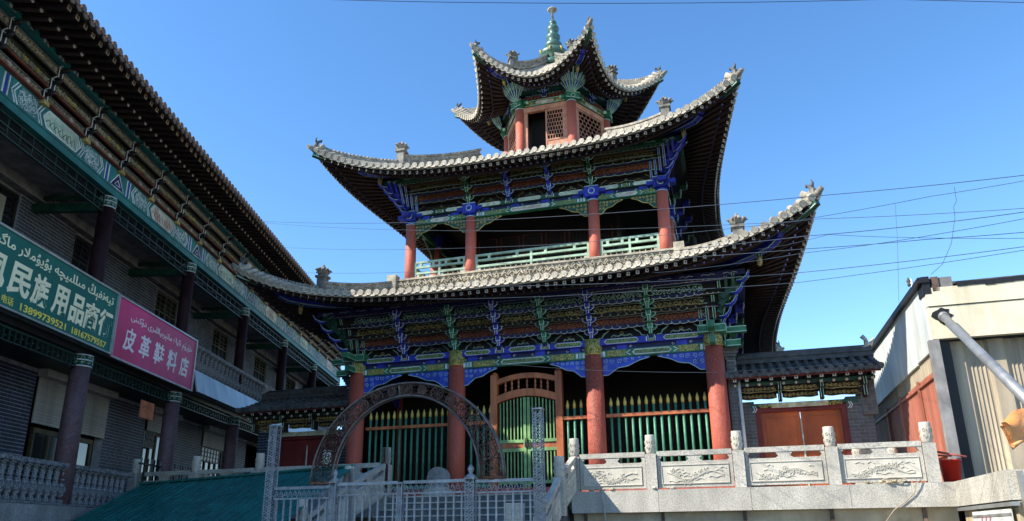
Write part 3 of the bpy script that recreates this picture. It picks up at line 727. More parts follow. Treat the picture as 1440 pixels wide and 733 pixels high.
for x in (-H2, -2.33, 2.33, H2):   # blue column heads
    hb_ = MB(); hb_.mi = 0; hb_.box(x - .26, x + .26, -H2 - .26, -H2 + .2, 11.58, 11.98); hb_.mi = 1
    hb_.ribbon([(.11 * math.cos(a * pi / 5), .2 + .11 * math.sin(a * pi / 5)) for a in range(11)], (x, -H2 - .26, 11.58), (1, 0, 0), (0, 0, 1), (0, -1, 0), .04, .03)
    hb_.ribbon([(-.25, .39), (.25, .39)], (x, -H2 - .26, 11.58), (1, 0, 0), (0, 0, 1), (0, -1, 0), .035, .02)
    for sg in (-1, 1): hb_.mi = 0; hb_.box(*sorted((x + sg * .26, x + sg * .5)), -H2 - .2, -H2 + .1, 11.72, 11.86)
    hm = hb_.mesh('column_head', M('blue', 'pale_blue'))
    for k in (0, 1, 3): sideput('column_head', hm, TW, k)
TB2 = [-H2, -3.5, -2.33, -.78, .78, 2.33, 3.5, H2]
bd, sc = tiers(H2, 11.98, .75, .95, [-H2, -2.33, -.78, .78, 2.33, H2], None, 3, 8, [0, 3, 4])
bdm = bd.mesh('bracket_board', M('wall_black', 'dark_red', 'dark_wood', 'navy', 'deep_green')); scm = sc.mesh('carved_scroll', M('dim_gold', 'mint_line', 'mint_line', 'rust_line', 'dim_gold'))
for k in range(4):
    b0 = sideput('bracket_board', bdm, TW, k); sideput('carved_scroll', scm, b0, k, kind='stuff')
bk = bracket(.75, .95, 3, .10)
bkm = [bk.mesh('bracket_set', M('blue', 'pale_blue', 'navy')), bk.mesh('bracket_set', M('deep_green', 'mint_line', 'navy'))]
for k in (0, 1, 3):
    for i, x in enumerate((-2.33, -.78, .78, 2.33)): sideput('bracket_set', bkm[(i + 1) % 2 if x < 0 else i % 2], TW, k, M0=Matrix.Translation((x, -H2, 11.98)))
cb2 = corner_bracket(.8, 1.0, .9).mesh('corner_bracket', M('blue', 'pale_blue', 'blue'))
for k in range(4): sideput('corner_bracket', cb2, TW, k, M0=Matrix.Translation((H2, -H2, 11.95)))
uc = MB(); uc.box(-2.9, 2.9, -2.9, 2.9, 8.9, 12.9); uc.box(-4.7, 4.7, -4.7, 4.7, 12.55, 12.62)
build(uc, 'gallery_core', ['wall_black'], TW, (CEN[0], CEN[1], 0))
ud = MB()
for i in range(6):
    x = -2.7 + i * .92; P = ((x, -2.92, 9.2), (1, 0, 0), (0, 0, 1), (0, -1, 0)); ud.mi = 0
    ud.ribbon([(.06, 0), (.8, 0), (.8, 2.1), (.06, 2.1), (.06, 0)], *P, .06, .03)
    for q in range(4): ud.mi = 1; ud.ribbon([(.15, .95 + q * .28), (.7, .95 + q * .28)], *P, .03, .02); ud.ribbon([(.2 + q * .15, .9), (.2 + q * .15, 2.0)], *P, .03, .02)
build(ud, 'lattice_door', ['dark_red', 'dark_wood'], TW, (CEN[0], CEN[1], 0))
# gallery balustrade: rails and a brick-pattern lattice, one object per bay
def gallery_rail(x0, x1):
    mb = MB(); y = -H2 - .02
    for z in (9.86, 9.66): mb.box(x0, x1, y - .045, y + .045, z, z + .075)
    mb.box(x0, x1, y - .045, y + .045, 9.42, 9.50) ; mb.box(x0, x1, y - .045, y + .045, 8.92, 9.0)
    for k in range(4): xx = x0 + (x1 - x0) * (k + .5) / 4; mb.box(xx - .05, xx + .05, y - .04, y + .04, 9.735, 9.86)
    for xx in (x0 + .04, (x0 + x1) / 2, x1 - .04): mb.box(xx - .04, xx + .04, y - .05, y + .05, 8.95, 9.9)
    mb.mi = 1
    nr = 4; dz = (9.42 - 9.0) / nr; n_ = int((x1 - x0) / .2)
    for r_ in range(1, nr): mb.box(x0, x1, y - .018, y + .018, 9.0 + dz * r_ - .013, 9.0 + dz * r_ + .013)
    for r_ in range(nr):
        for q in range(n_):
            xx = x0 + (q + (.5 if r_ % 2 else 0)) * .2 + .05; mb.box(xx - .012, xx + .012, y - .018, y + .018, 9.0 + dz * r_, 9.0 + dz * (r_ + 1))
    mb.mi = 1
    for xx in (x0 + .12, x1 - .12): mb.prism([(-.1, 0), (.1, 0), (.08, .42), (0, .55), (-.08, .42)], (xx, y - .03, 9.0), (1, 0, 0), (0, 0, 1), (0, 1, 0), .06)
    return mb
for a, b_ in ((-H2 + .2, -2.53), (-2.13, 2.13), (2.53, H2 - .2)):
    gm = gallery_rail(a, b_).mesh('gallery_balustrade', M('pale_green', 'carved_stone'))
    for k in (0, 1, 3): sideput('gallery_balustrade', gm, TW, k)

# ---- six sided crown storey
RH = 2.26; AP = RH * math.cos(pi / 6)
hc = [(RH * math.cos(R(-120 + 60 * i)), RH * math.sin(R(-120 + 60 * i))) for i in range(6)]
column(TW, hc, .20, 14.6, 17.55, .1, ('green', 'pale_blue'))
fw = MB(); fw.mi = 0
fw.box(-RH / 2, RH / 2, -AP - .08, -AP + .08, 17.38, 17.62)                     # head beam
fw.box(-RH / 2 + .18, -RH / 2 + .34, -AP - .06, -AP + .06, 14.6, 17.38); fw.box(RH / 2 - .34, RH / 2 - .18, -AP - .06, -AP + .06, 14.6, 17.38)
fw.box(-RH / 2, RH / 2, -AP - .07, -AP + .05, 14.5, 15.55)
fwm = fw.mesh('window_frame', M('salmon_wood'))
def lat(x0, x1, z0, z1):
    mb = MB(); y = -AP - .03
    for xx in (x0, x1 - .06): mb.box(xx, xx + .06, y - .03, y + .03, z0, z1)
    for zz in (z0, z0 + .28, z1 - .06): mb.box(x0 + .06, x1 - .06, y - .03, y + .03, zz, zz + .06)
    mb.box(x0 + .06, x1 - .06, y - .01, y + .01, z0 + .06, z0 + .28); mb.mi = 1
    n_ = 6; r_n = 7; hz = (z1 - .06 - z0 - .34) / r_n
    for r_ in range(r_n):
        z = z0 + .34 + hz * r_; mb.box(x0 + .06, x1 - .06, y - .015, y + .015, z, z + .022)
        for q in range(n_): xx = x0 + .06 + (x1 - x0 - .12) * (q + (.5 if r_ % 2 else .0)) / n_; mb.box(xx, xx + .022, y - .015, y + .015, z, z + hz)
    return mb
fL = lat(.0, .80, 15.6, 17.36).mesh('window_leaf', M('salmon_wood', 'salmon_wood')); fF = lat(-.80, .80, 15.6, 17.36).mesh('lattice_window', M('salmon_wood', 'salmon_wood'))
he = MB(); he.mi = 0; he.box(-RH / 2 - .05, RH / 2 + .05, -AP - .13, -AP + .1, 17.63, 17.86); he.mi = 1; he.prism(octagon(.85, .15), (-.42, -AP - .13, 17.67), (1, 0, 0), (0, 0, 1), (0, -1, 0), .012)
he.mi = 2
for sg in (-1, 1): he.box(*sorted((sg * .50, sg * .95)), -AP - .142, -AP - .13, 17.66, 17.83)
he.mi = 3
for q in ((17.63, .02), (17.855, .02)): he.box(-RH / 2, RH / 2, -AP - .15, -AP - .13, q[0], q[0] + q[1])
he.mi = 4; he.box(-RH / 2 - .1, RH / 2 + .1, -AP - .15, -AP + .1, 17.88, 18.05)
n_ = 14
for q in range(n_): x = -RH / 2 + (q + .5) * RH / n_; he.mi = 5; he.ribbon(spiral(0, 0, .055, 0, 1, 1, 6), (x, -AP - .151, 17.96), (1, 0, 0), (0, 0, 1), (0, -1, 0), .02, .02)
hem = he.mesh('painted_lintel', M('green', 'cartouche', 'gold_scroll', 'mint_line', 'dark_red', 'rust_line'))
hb2 = MB()
for j in range(3):
    y = -AP - .25 * j; z = 18.06 + .24 * j; ext = RH / 2 + .15 * j; hb2.mi = 0; hb2.box(-ext, ext, y - .02, y + .05, z, z + .2); hb2.mi = 1; hb2.box(-ext, ext, y - .27, y + .02, z + .195, z + .236)
    for p in scroll(2 * ext - .5, .17, random.Random(j)): hb2.mi = 2 if j != 1 else 3; hb2.ribbon(p, (-ext + .25, y - .02, z + .01), (1, 0, 0), (0, 0, 1), (0, -1, 0), .02, .02)
hbm2 = hb2.mesh('bracket_board', M('navy', 'deep_green', 'mint_line', 'pale_blue'))
hbk = bracket(.7, .72, 3, .11).mesh('bracket_set', M('blue', 'pale_blue', 'navy'))
# splayed corner brackets like open fans
cf = MB()
for i in range(9):
    a = R(-64 + 16 * i); d_ = Vector((math.sin(a), -math.cos(a) * .9, 0)); p0 = Vector((0, -RH - .12, 17.98)) + d_ * .08
    for j in range(3):
        s0 = p0 + d_ * .16 * j + Vector((0, 0, .16 * j)) + Vector((-d_.y, d_.x, 0)) * .06 * (j - 1); e0 = p0 + d_ * (.38 + .18 * j) + Vector((0, 0, .32 + .22 * j)) + Vector((-d_.y, d_.x, 0)) * .10 * (j - 1)
        cf.mi = 0 if (i + j) % 2 else 2; cf.bar(s0, e0, .085, .10); cf.mi = 1; cf.bar(s0 + Vector((0, 0, -.05)) + d_ * .05, e0 + d_ * .06, .034, .02)
cf.mi = 0; cf.box(-.3, .3, -RH - .26, -RH + .2, 17.62, 17.92); cf.mi = 1
for z in (17.64, 17.9): cf.box(-.31, .31, -RH - .28, -RH - .26, z - .012, z + .012)
cf.ribbon([(.09 * math.cos(a * pi / 5), .09 * math.sin(a * pi / 5)) for a in range(11)], (0, -RH - .26, 17.74), (1, 0, 0), (0, 0, 1), (0, -1, 0), .03, .03)
for sg in (-1, 1): cf.mi = 0; cf.tube([(sg * .3, -RH - .05, 17.78), (sg * .5, -RH - .05, 17.72)], [.11, .09], 8); cf.mi = 1; cf.tube([(sg * .5, -RH - .05, 17.72), (sg * .52, -RH - .05, 17.715)], [.09, .05], 8)
cfm = cf.mesh('corner_bracket', M('green', 'mint_line', 'blue'))
cap_ = Matrix.Rotation(R(30), 4, 'Z')
for k in range(6):
    sideput('window_frame', fwm, TW, k, 6); sideput('painted_lintel', hem, TW, k, 6); sideput('bracket_board', hbm2, TW, k, 6)
    sideput('bracket_set', hbk, TW, k, 6, M0=Matrix.Translation((0, -AP, 18.06)))
    sideput('corner_bracket', cfm, TW, k, 6, M0=cap_)
    if k == 0: sideput('window_leaf', fL, TW, k, 6)
    else: sideput('lattice_window', fF, TW, k, 6)
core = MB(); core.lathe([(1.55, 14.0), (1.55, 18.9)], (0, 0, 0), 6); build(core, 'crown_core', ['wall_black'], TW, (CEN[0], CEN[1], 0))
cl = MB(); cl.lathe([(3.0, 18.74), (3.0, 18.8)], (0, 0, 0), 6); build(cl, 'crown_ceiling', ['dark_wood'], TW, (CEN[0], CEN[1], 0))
fi = MB(); fi.mi = 0
fi.lathe([(.62, 20.75), (.66, 20.95), (.50, 21.1), (.42, 21.2), (.66, 21.35), (.70, 21.5), (.58, 21.65), (.34, 21.75), (.30, 21.82), (.40, 21.9), (.42, 22.05), (.30, 22.2), (.24, 22.28), (.33, 22.4), (.34, 22.52), (.22, 22.66), (.17, 22.72), (.27, 22.84), (.29, 22.95), (.24, 23.08), (.13, 23.16), (.17, 23.22), (.19, 23.3), (.12, 23.42), (.06, 23.5)], n=18)
fi.mi = 1; fi.lathe([(.06, 23.5), (.055, 23.95), (.20, 24.02), (.24, 24.06), (.2, 24.1), (.03, 24.14), (.03, 24.2)], n=14)
fi.mi = 2
for q in range(8):
    a = q * pi / 4; fi.tube([Vector((.62 * math.cos(a), .62 * math.sin(a), 21.35)), Vector((.72 * math.cos(a), .72 * math.sin(a), 21.5)), Vector((.6 * math.cos(a), .6 * math.sin(a), 21.63))], [.03, .06, .03], 5)
build(fi, 'finial', ['glaze', 'carved_stone', 'gold'], TW, (CEN[0], CEN[1], 0))

# ================================================================== TERRACE, BEAMS, STEPS
pl0 = MB(); pl0.box(-13.5, 11.1, -3.75, 18, .6, 1.02)
struct(build(pl0, 'terrace', ['granite'], None, (0, 0, 0))).matrix_world = Matrix.Translation(pw(0, 0, 0)) @ Matrix.Rotation(-TH, 4, 'Z')
PAVM = Matrix.Translation(pw(0, 0, 0)) @ Matrix.Rotation(-TH, 4, 'Z')
def front(X0_, X1_, bw, name_lab, seed):
    T = pthing('terrace_wall', name_lab[0], 'wall', (X0_ + X1_) / 2, -4, -1.6)
    n_ = max(1, int(round((X1_ - X0_) / bw))); dx = (X1_ - X0_) / n_
    for i in range(n_):
        b_ = MB(); b_.box(X0_ + i * dx + .004, X0_ + (i + 1) * dx - .004, -4.12, -3.72, .50, 1.02)
        build(b_, 'edge_stone', ['granite'], T)
    w_ = MB(); w_.box(X0_, X1_, -3.9, -3.75, -1.6, .50); build(w_, 'wall_face', ['cream_wall'], T)
    for i in range(int((X1_ - X0_) / 1.9) + 1):
        x = X0_ + .3 + i * 1.9
        if x < X1_: b_ = MB(); b_.box(x - .04, x + .04, -3.96, -3.90, -1.6, .495); build(b_, 'batten', ['tile_left'], T)
    return T
TR = front(2.34, 10.9, 2.14, ['cream terrace wall under the long speckled granite edge beam, right of the steps'], 1)
TL = front(-12.0, -2.78, 2.3, ['shaded terrace wall left of the steps, behind the teal roof'], 2)
# beam turning towards the street on the right
T = pthing('terrace_side_wall', 'granite faced side wall turning from the terrace towards the street at far right', 'wall', 10.95, -5.7, -1.6)
b_ = MB(); b_.box(10.86, 11.2, -7.5, -4.13, .50, 1.02); build(b_, 'edge_stone', ['granite'], T)
b_ = MB(); b_.box(10.97, 11.15, -7.4, -4.13, -1.6, .46); build(b_, 'wall_face', ['cream_wall'], T)
b_ = MB(); b_.box(10.84, 10.95, -7.6, -4.13, .40, .47); build(b_, 'angle_rail', ['pole_gray'], T)
b_ = MB(); b_.box(11.22, 11.5, -7.9, -7.52, -1.6, 1.1); build(b_, 'rubble_pier', ['cream_wall'], T)
b_ = MB(); b_.box(11.0, 11.06, -7.7, -7.55, -1.6, .98); build(b_, 'steel_post', ['pole_gray'], T)
T = pthing('banner', 'white banner with grey stripes and pink marks under the terrace corner', 'banner', 10.9, -6.2, -.4)
b_ = MB(); b_.mi = 0; b_.box(10.88, 10.90, -7.3, -5.0, -.6, .36); b_.mi = 1; b_.box(10.87, 10.88, -7.3, -5.0, .24, .29); b_.box(10.87, 10.88, -7.3, -5.0, .05, .12)
b_.mi = 2
for q in range(3): b_.ribbon([(0, 0), (.06, .12), (-.02, .2), (.05, .3)], (10.868, -5.6 - q * .25, -.05), (0, -1, 0), (0, 0, 1), (-1, 0, 0), .03, .006)
build(b_, 'banner_sheet', ['banner_white', 'slab_gray', 'sign_pink'], T)
# steps
T = pthing('stone_steps', 'flight of grey stone steps rising to the gate between carved handrails', 'steps', -.2, -6, -1.6)
SX0, SX1 = -2.62, 2.22; NS_ = 15; rz_ = 2.62 / NS_; ry_ = .32
for i in range(NS_):
    z1 = 1.02 - i * rz_; y1 = -3.76 - i * ry_
    b_ = MB(); b_.box(SX0, SX1, y1 - ry_ - .03, y1 if i else -3.76, z1 - rz_ * (1 if i < NS_ - 1 else 1), z1 - .035); b_.mi = 1; b_.box(SX0, SX1, y1 - ry_ - .06, y1 if i else -3.77, z1 - .034, z1 - .001); build(b_, 'step', ['step_stone', 'granite'], T)
b_ = MB()
for i in range(NS_ - 1):
    z1 = 1.02 - (i + 1) * rz_; b_.box(SX0 + .01, SX1 - .01, -3.76 - (i + 1) * ry_ + .0, -3.76 - i * ry_, -1.6, z1 - .002)
b_2 = MB()
pts = [(-3.765, -1.6), (-3.765, 1.0 - rz_ - .05)] + [(-3.76 - NS_ * ry_ + .1, -1.6)]
b_2.prism(pts, (SX0 + .02, 0, 0), (0, 1, 0), (0, 0, 1), (1, 0, 0), SX1 - SX0 - .04)
build(b_2, 'step_core', ['step_stone'], T)

# ---- balustrades ------------------------------------------------------------
def post_mesh(h=1.33, w_=.26, cap=.42, matn='granite', capm='granite_carved'):
    mb = MB(); mb.mi = 0; mb.box(-w_ / 2, w_ / 2, -w_ / 2, w_ / 2, 0, h - cap - .05)
    mb.lathe([(w_ / 2, h - cap - .05), (w_ / 2 - .03, h - cap - .02), (w_ / 2 - .03, h - cap)], n=4, sq=True) if False else None
    mb.mi = 1; r = w_ * .46
    mb.lathe([(r * .9, h - cap - .05), (r * .92, h - cap), (r, h - cap + .015), (r, h - .02), (r * .96, h)], n=18)
    for q in range(6):
        a = 2 * pi * q / 6
        for zz in (.1, .24):
            u = Vector((-math.sin(a), math.cos(a), 0)); n_ = Vector((math.cos(a), math.sin(a), 0))
            mb.ribbon(spiral(0, 0, .055, a + zz * 9, 1.2, 1, 6), n_ * r * .985 + Vector((0, 0, h - cap + zz)), u, (0, 0, 1), n_, .016, .014)
    return mb.mesh('post', M(matn, capm))
POSTM = post_mesh()
def panel_parts(T, A, B, z0a, z0b, seed, carved=True, gm='granite', gc='granite_carved'):
    """rail, vase block and carved slab between posts at A and B (X,Y), foot heights z0a, z0b"""
    a = Vector((A[0], A[1], 0)); b_ = Vector((B[0], B[1], 0)); d = (b_ - a); L = d.length; ux = d.normalized(); un = Vector((ux.y, -ux.x, 0))
    slope = (z0b - z0a) / L; ey = Vector((0, 0, 1)); us = ux + ey * slope; base = a + ey * z0a; m0 = .145
    rail = MB()
    def slab(mb, u0, u1, v0, v1, th):
        mb.prism([(u0, v0), (u1, v0), (u1, v1), (u0, v1)], base - un * th / 2, us, ey, un, th)
    slab(rail, m0, L - m0, .80, .92, .13); build(rail, 'handrail', [gm], T)
    pn = MB(); slab(pn, m0, L - m0, .0 + .04, .66, .10); o = build(pn, 'panel', [gm], T)
    for q in ((.5,) if L < 2.6 else (.33, .67)):
        vb = MB(); c = m0 + (L - 2 * m0) * q; vb.prism([(c - .20, .66), (c + .20, .66), (c + .13, .71), (c + .20, .80), (c - .20, .80), (c - .13, .71)], base - un * .05, us, ey, un, .10); build(vb, 'vase_block', [gm], T)
    for c, sg in ((m0, 1), (L - m0, -1)): vb = MB(); vb.prism([(c, .66), (c + sg * .12, .66), (c + sg * .06, .71), (c + sg * .12, .80), (c, .80)][::sg], base - un * .05, us, ey, un, .10); build(vb, 'vase_block', [gm], T)
    cv = MB(); rnd = random.Random(seed); w_ = L - 2 * m0 - .2; h = .44
    for side in (1, -1):
        org = base + us * (m0 + .1) + ey * .13 + un * side * .0505
        cv.mi = 0; P = (org, us, ey, un * side)
        cv.prism([(0, 0), (w_, 0), (w_, h), (0, h)][::1], org - un * side * .0, us, ey, un * side, .006)
        org2 = org + un * side * .006; P = (org2, us, ey, un * side)
        cv.ribbon([(.0, .0), (w_, .0), (w_, h), (0, h), (0, 0)], *P, .03, .018)
        # branch, blossoms and cloud lines
        br = [(w_ * (.08 + .84 * q / 10), h * (.42 + .22 * math.sin(q * .75 + seed))) for q in range(11)]
        cv.ribbon(br, *P, .034, .018)
        for q in range(7):
            cx, cy = br[1 + q if q < 9 else 9]; cy += rnd.uniform(-.06, .08)
            for k in range(5): a_ = k * 2 * pi / 5 + q; cv.ribbon(spiral(cx + .04 * math.cos(a_), cy + .04 * math.sin(a_), .034, a_, .9, 1, 5), *P, .022, .018)
        for q in range(9):
            x = rnd.uniform(.1, w_ - .2); y = rnd.uniform(.05, h - .08); l_ = rnd.uniform(.08, .2)
            cv.ribbon([(x, y), (x + l_ * .5, y + rnd.uniform(.01, .05)), (x + l_, y - .01)], *P, .032, .014)
        for q in range(3):
            y = h * (.12 + .1 * q); cv.ribbon([(w_ * (.1 + .3 * q) + i * .05, y + .02 * math.sin(i * 1.4)) for i in range(8)], *P, .014, .016)
    build(cv, 'carving', [gc], o)
BZ = 1.025
def balustrade(lab, X, Y, Z, seed, group, rz=None):
    T = pthing('stone_balustrade', lab, 'balustrade', (X[0] + X[-1]) / 2, (Y[0] + Y[-1]) / 2, min(Z), group)
    for x, y, z in zip(X, Y, Z): put('post', POSTM, T, (x, y, z))
    for i in range(len(X) - 1): panel_parts(T, (X[i], Y[i]), (X[i + 1], Y[i + 1]), Z[i], Z[i + 1], seed + i)
    return T
GB = 'carved granite balustrades of the terrace and steps'
xs = [2.42, 4.35, 6.42, 8.49, 10.52]
balustrade('sunlit carved granite balustrade along the terrace edge right of the steps', xs, [-3.98] * 5, [BZ] * 5, 1, GB)
balustrade('short granite balustrade running back from the right end of the terrace', [10.55, 10.55], [-3.55, -1.2], [BZ, BZ], 31, GB) if False else None
# the short return that shows behind the last panel
T = balustrade('pale granite balustrade end behind the last terrace panel, before the red sheet wall', [9.65, 10.55], [.15, .15], [BZ - .05] * 2, 33, GB)
xl = [-2.86, -4.72, -6.9, -9.1, -11.3]
balustrade('shaded granite balustrade along the terrace edge above the teal roof, left of the steps', xl, [-3.98] * 5, [BZ] * 5, 11, GB)
sl = -rz_ / ry_
def zst(y): return 1.02 + (y + 3.98) * (-sl) if y < -3.98 else BZ
yr = [-3.98, -5.75, -7.55, -9.3]
balustrade('sunlit granite stair balustrade on the right of the steps', [2.42] * 3, yr[:3], [BZ, BZ - .62, BZ - 1.52], 21, GB)
balustrade('shaded granite stair balustrade on the left of the steps', [-2.86] * 4, [-3.98, -6.0, -8.0, -9.9], [BZ, BZ - .67, BZ - 1.55, BZ - 2.35], 25, GB)
# drum stone and carved end block
T = pthing('drum_stone', 'round carved stone drum on a small block in front of the second red column', 'drum stone', -1.7, -3.0, 1.02)
b_ = MB(); b_.tube([(-1.7, -3.12, 1.55), (-1.7, -2.88, 1.55)], .31, 28, sm=False)
for sg in (-1,):
    P = ((-1.7, -3.12, 1.55), (1, 0, 0), (0, 0, 1), (0, -1, 0)); b_.ribbon([(.28 * math.cos(a * pi / 12), .28 * math.sin(a * pi / 12)) for a in range(25)], *P, .03, .02)
    for q in range(6): a = q * pi / 3; b_.ribbon(spiral(.15 * math.cos(a), .15 * math.sin(a), .07, a, 1.2, 1, 8), *P, .022, .02)
build(b_, 'drum', ['granite_dark'], T)
b_ = MB(); b_.box(-2.05, -1.35, -3.2, -2.8, 1.02, 1.24); b_.box(-1.95, -1.45, -3.15, -2.85, 1.24, 1.3); build(b_, 'base', ['granite'], T)
T = pthing('carved_block', 'square white stone block carved with a flower, beside the right handrail of the steps', 'stone block', 1.83, -7.4, -.6)
b_ = MB(); b_.box(1.66, 2.0, -7.5, -7.25, -.62, .64); build(b_, 'block', ['granite_carved'], T)
b_ = MB()
for q in range(6): a = q * pi / 3; b_.ribbon(spiral(.07 * math.cos(a), .07 * math.sin(a), .055, a, 1, 1, 7), (1.83, -7.5, .47), (1, 0, 0), (0, 0, 1), (0, -1, 0), .02, .02)
b_.ribbon([(-.15, -.15), (.15, -.15), (.15, .15), (-.15, .15), (-.15, -.15)], (1.83, -7.5, .47), (1, 0, 0), (0, 0, 1), (0, -1, 0), .02, .02)
build(b_, 'carving', ['granite_carved'], T)

# ================================================================== PICKET FENCES AND GATE
pk = MB(); pk.mi = 0; pk.lathe([(.042, 1.38), (.042, 3.86)], n=8); pk.mi = 1; pk.lathe([(.042, 3.86), (.05, 3.88), (.055, 3.98), (.035, 4.06), (.012, 4.14)], n=8)
pkm = pk.mesh('picket', M('picket_green', 'picket_gold'))
def picket_bay(x0, x1, first, n_, step, lab):
    T = pthing('picket_fence', lab, 'fence', (x0 + x1) / 2, .3, 1.38, 'green picket fences between the red columns')
    for i in range(n_): put('picket', pkm, T, (first + i * step, .3, 0))
    for z, mt in ((3.56, 'orange_wood'), (1.55, 'picket_green')): b_ = MB(); b_.box(x0, x1, .215, .385 if z > 2 else .36, z - .05, z + .05); build(b_, 'rail', [mt], T)
picket_bay(-5.76, -2.6, -5.62, 14, .222, 'green picket fence with gold tips in the shaded left bay behind the metal arch')
picket_bay(2.6, 5.76, 2.76, 14, .222, 'sunlit green picket fence with gold tips in the right bay')
picket_bay(-2.06, -1.2, -1.92, 4, .222, 'narrow run of green pickets left of the orange gate')
picket_bay(1.2, 2.06, 1.36, 4, .222, 'narrow run of green pickets right of the orange gate')
T = pthing('arched_gate', 'orange wooden gate with arched top, small spindles and pale green barred doors', 'gate', 0, .3, 1.38)
for x in (-1.1, 1.1):
    b_ = MB(); b_.box(x - .11, x + .11, .18, .42, 1.38, 5.12); b_.lathe([(.10, 5.12), (.12, 5.16), (.05, 5.22)], (x, .3, 0), 12); build(b_, 'gate_post', ['orange_wood'], T)
def arch(zc0, rise, th, dp0, dp1):
    mb = MB(); n = 16; pts = [(-.985 + 1.97 * i / n, zc0 + rise * (1 - ((-.985 + 1.97 * i / n) / .985) ** 2)) for i in range(n + 1)]
    mb.prism(pts + [(x, z - th) for x, z in pts[::-1]], (0, dp1, 0), (1, 0, 0), (0, 0, 1), (0, -1, 0), dp1 - dp0); return mb
build(arch(4.96, .17, .17, .22, .38), 'arch_rail', ['orange_wood'], T); build(arch(4.40, .20, .24, .2, .40), 'arch_rail', ['orange_wood'], T)
for x in (-.72, -.5, -.27, .02, .3, .5, .72):
    z0_ = 4.40 + .20 * (1 - (x / .985) ** 2) - .01; z1_ = 4.96 + .17 * (1 - (x / .985) ** 2) - .16; h = z1_ - z0_
    b_ = MB(); b_.lathe([(.035, z0_), (.035, z0_ + h * .12), (.02, z0_ + h * .16), (.045, z0_ + h * .35), (.02, z0_ + h * .5), (.045, z0_ + h * .68), (.02, z0_ + h * .86), (.035, z1_)], (x, .3, 0), 8)
    build(b_, 'spindle', ['orange_wood'], T)
for sg in (-1, 1):
    D_ = MB(); D_.box(*sorted((sg * .02, sg * .11)), .25, .35, 1.42, 4.32)
    for z in (2.90, 2.62, 1.6): D_.box(*sorted((sg * .11, sg * .98)), .25, .33, z - .05, z + .05)
    o = build(D_, 'door_leaf', ['gate_green'], T)
    b_ = MB(); b_.box(*sorted((sg * .11, sg * .97)), .29, .31, 2.67, 2.85); build(b_, 'infill_board', ['orange_wood'], o)
    for i in range(7):
        x = sg * (.19 + i * .118); b_ = MB(); zt = 4.36 + .2 * (1 - (x / .985) ** 2) - .24
        b_.box(x - .02, x + .02, .27, .31, 1.65, 2.57); b_.box(x - .02, x + .02, .27, .31, 2.95, zt); build(b_, 'bar', ['gate_green'], o)
b_ = MB(); b_.box(-.06, .08, .2, .25, 2.70, 2.86); b_.tube([(-.04, .2, 2.86), (-.03, .2, 2.97), (.05, .2, 2.97), (.06, .2, 2.86)], .015, 6); build(b_, 'padlock', ['black_frame'], T)

# ================================================================== SMALL ROOFED SIDE GATES
def brick_faces(T, x0, x1, y0, y1, z0, z1, bl, bh, mb_name, joint, individual, tot=None, gap=.012, cut=lambda u, z: False, face='y', prd=.012, side=-1):
    """courses of bricks on the face y = y0 (towards -Y); returns number of single bricks made"""
    core_ = MB(); core_.box(x0 + .004, x1 - .004, y0 + prd, y1, z0, z1); co = build(core_, 'mortar', [joint], T)
    bm = MB(); bm.box(-bl / 2 + gap / 2, bl / 2 - gap / 2, 0, .03, gap / 2, bh - gap / 2); me = bm.mesh('brick', M(mb_name))
    hb = MB(); hb.box(-bl / 4 + gap / 2, bl / 4 - gap / 2, 0, .03, gap / 2, bh - gap / 2); mh = hb.mesh('brick', M(mb_name))
    r = 0; z = z0; stash = MB(); rnd = random.Random(5); made = 0
    while z + bh <= z1 + .001:
        x = x0 - (bl / 2 if r % 2 else 0)
        while x < x1 - .02:
            a, b_ = max(x, x0), min(x + bl, x1)
            if b_ - a > .05 and not cut((a + b_) / 2, z + bh / 2):
                j = rnd.uniform(-.003, .003)
                if made < individual:
                    m_ = me if abs(b_ - a - bl) < .01 else mh
                    o = put('brick', m_, T, ((a + b_) / 2, y0 + j, z)); made += 1
                    if m_ is mh: o.scale.x = (b_ - a) / (bl / 2)
                else: stash.box(a + gap / 2, b_ - gap / 2, y0 + j, y0 + j + .03, z + gap / 2, z + bh - gap / 2)
            x += bl
        z += bh; r += 1
    if stash.v: build(stash, 'brick', [mb_name], T, kind='stuff')
    return made
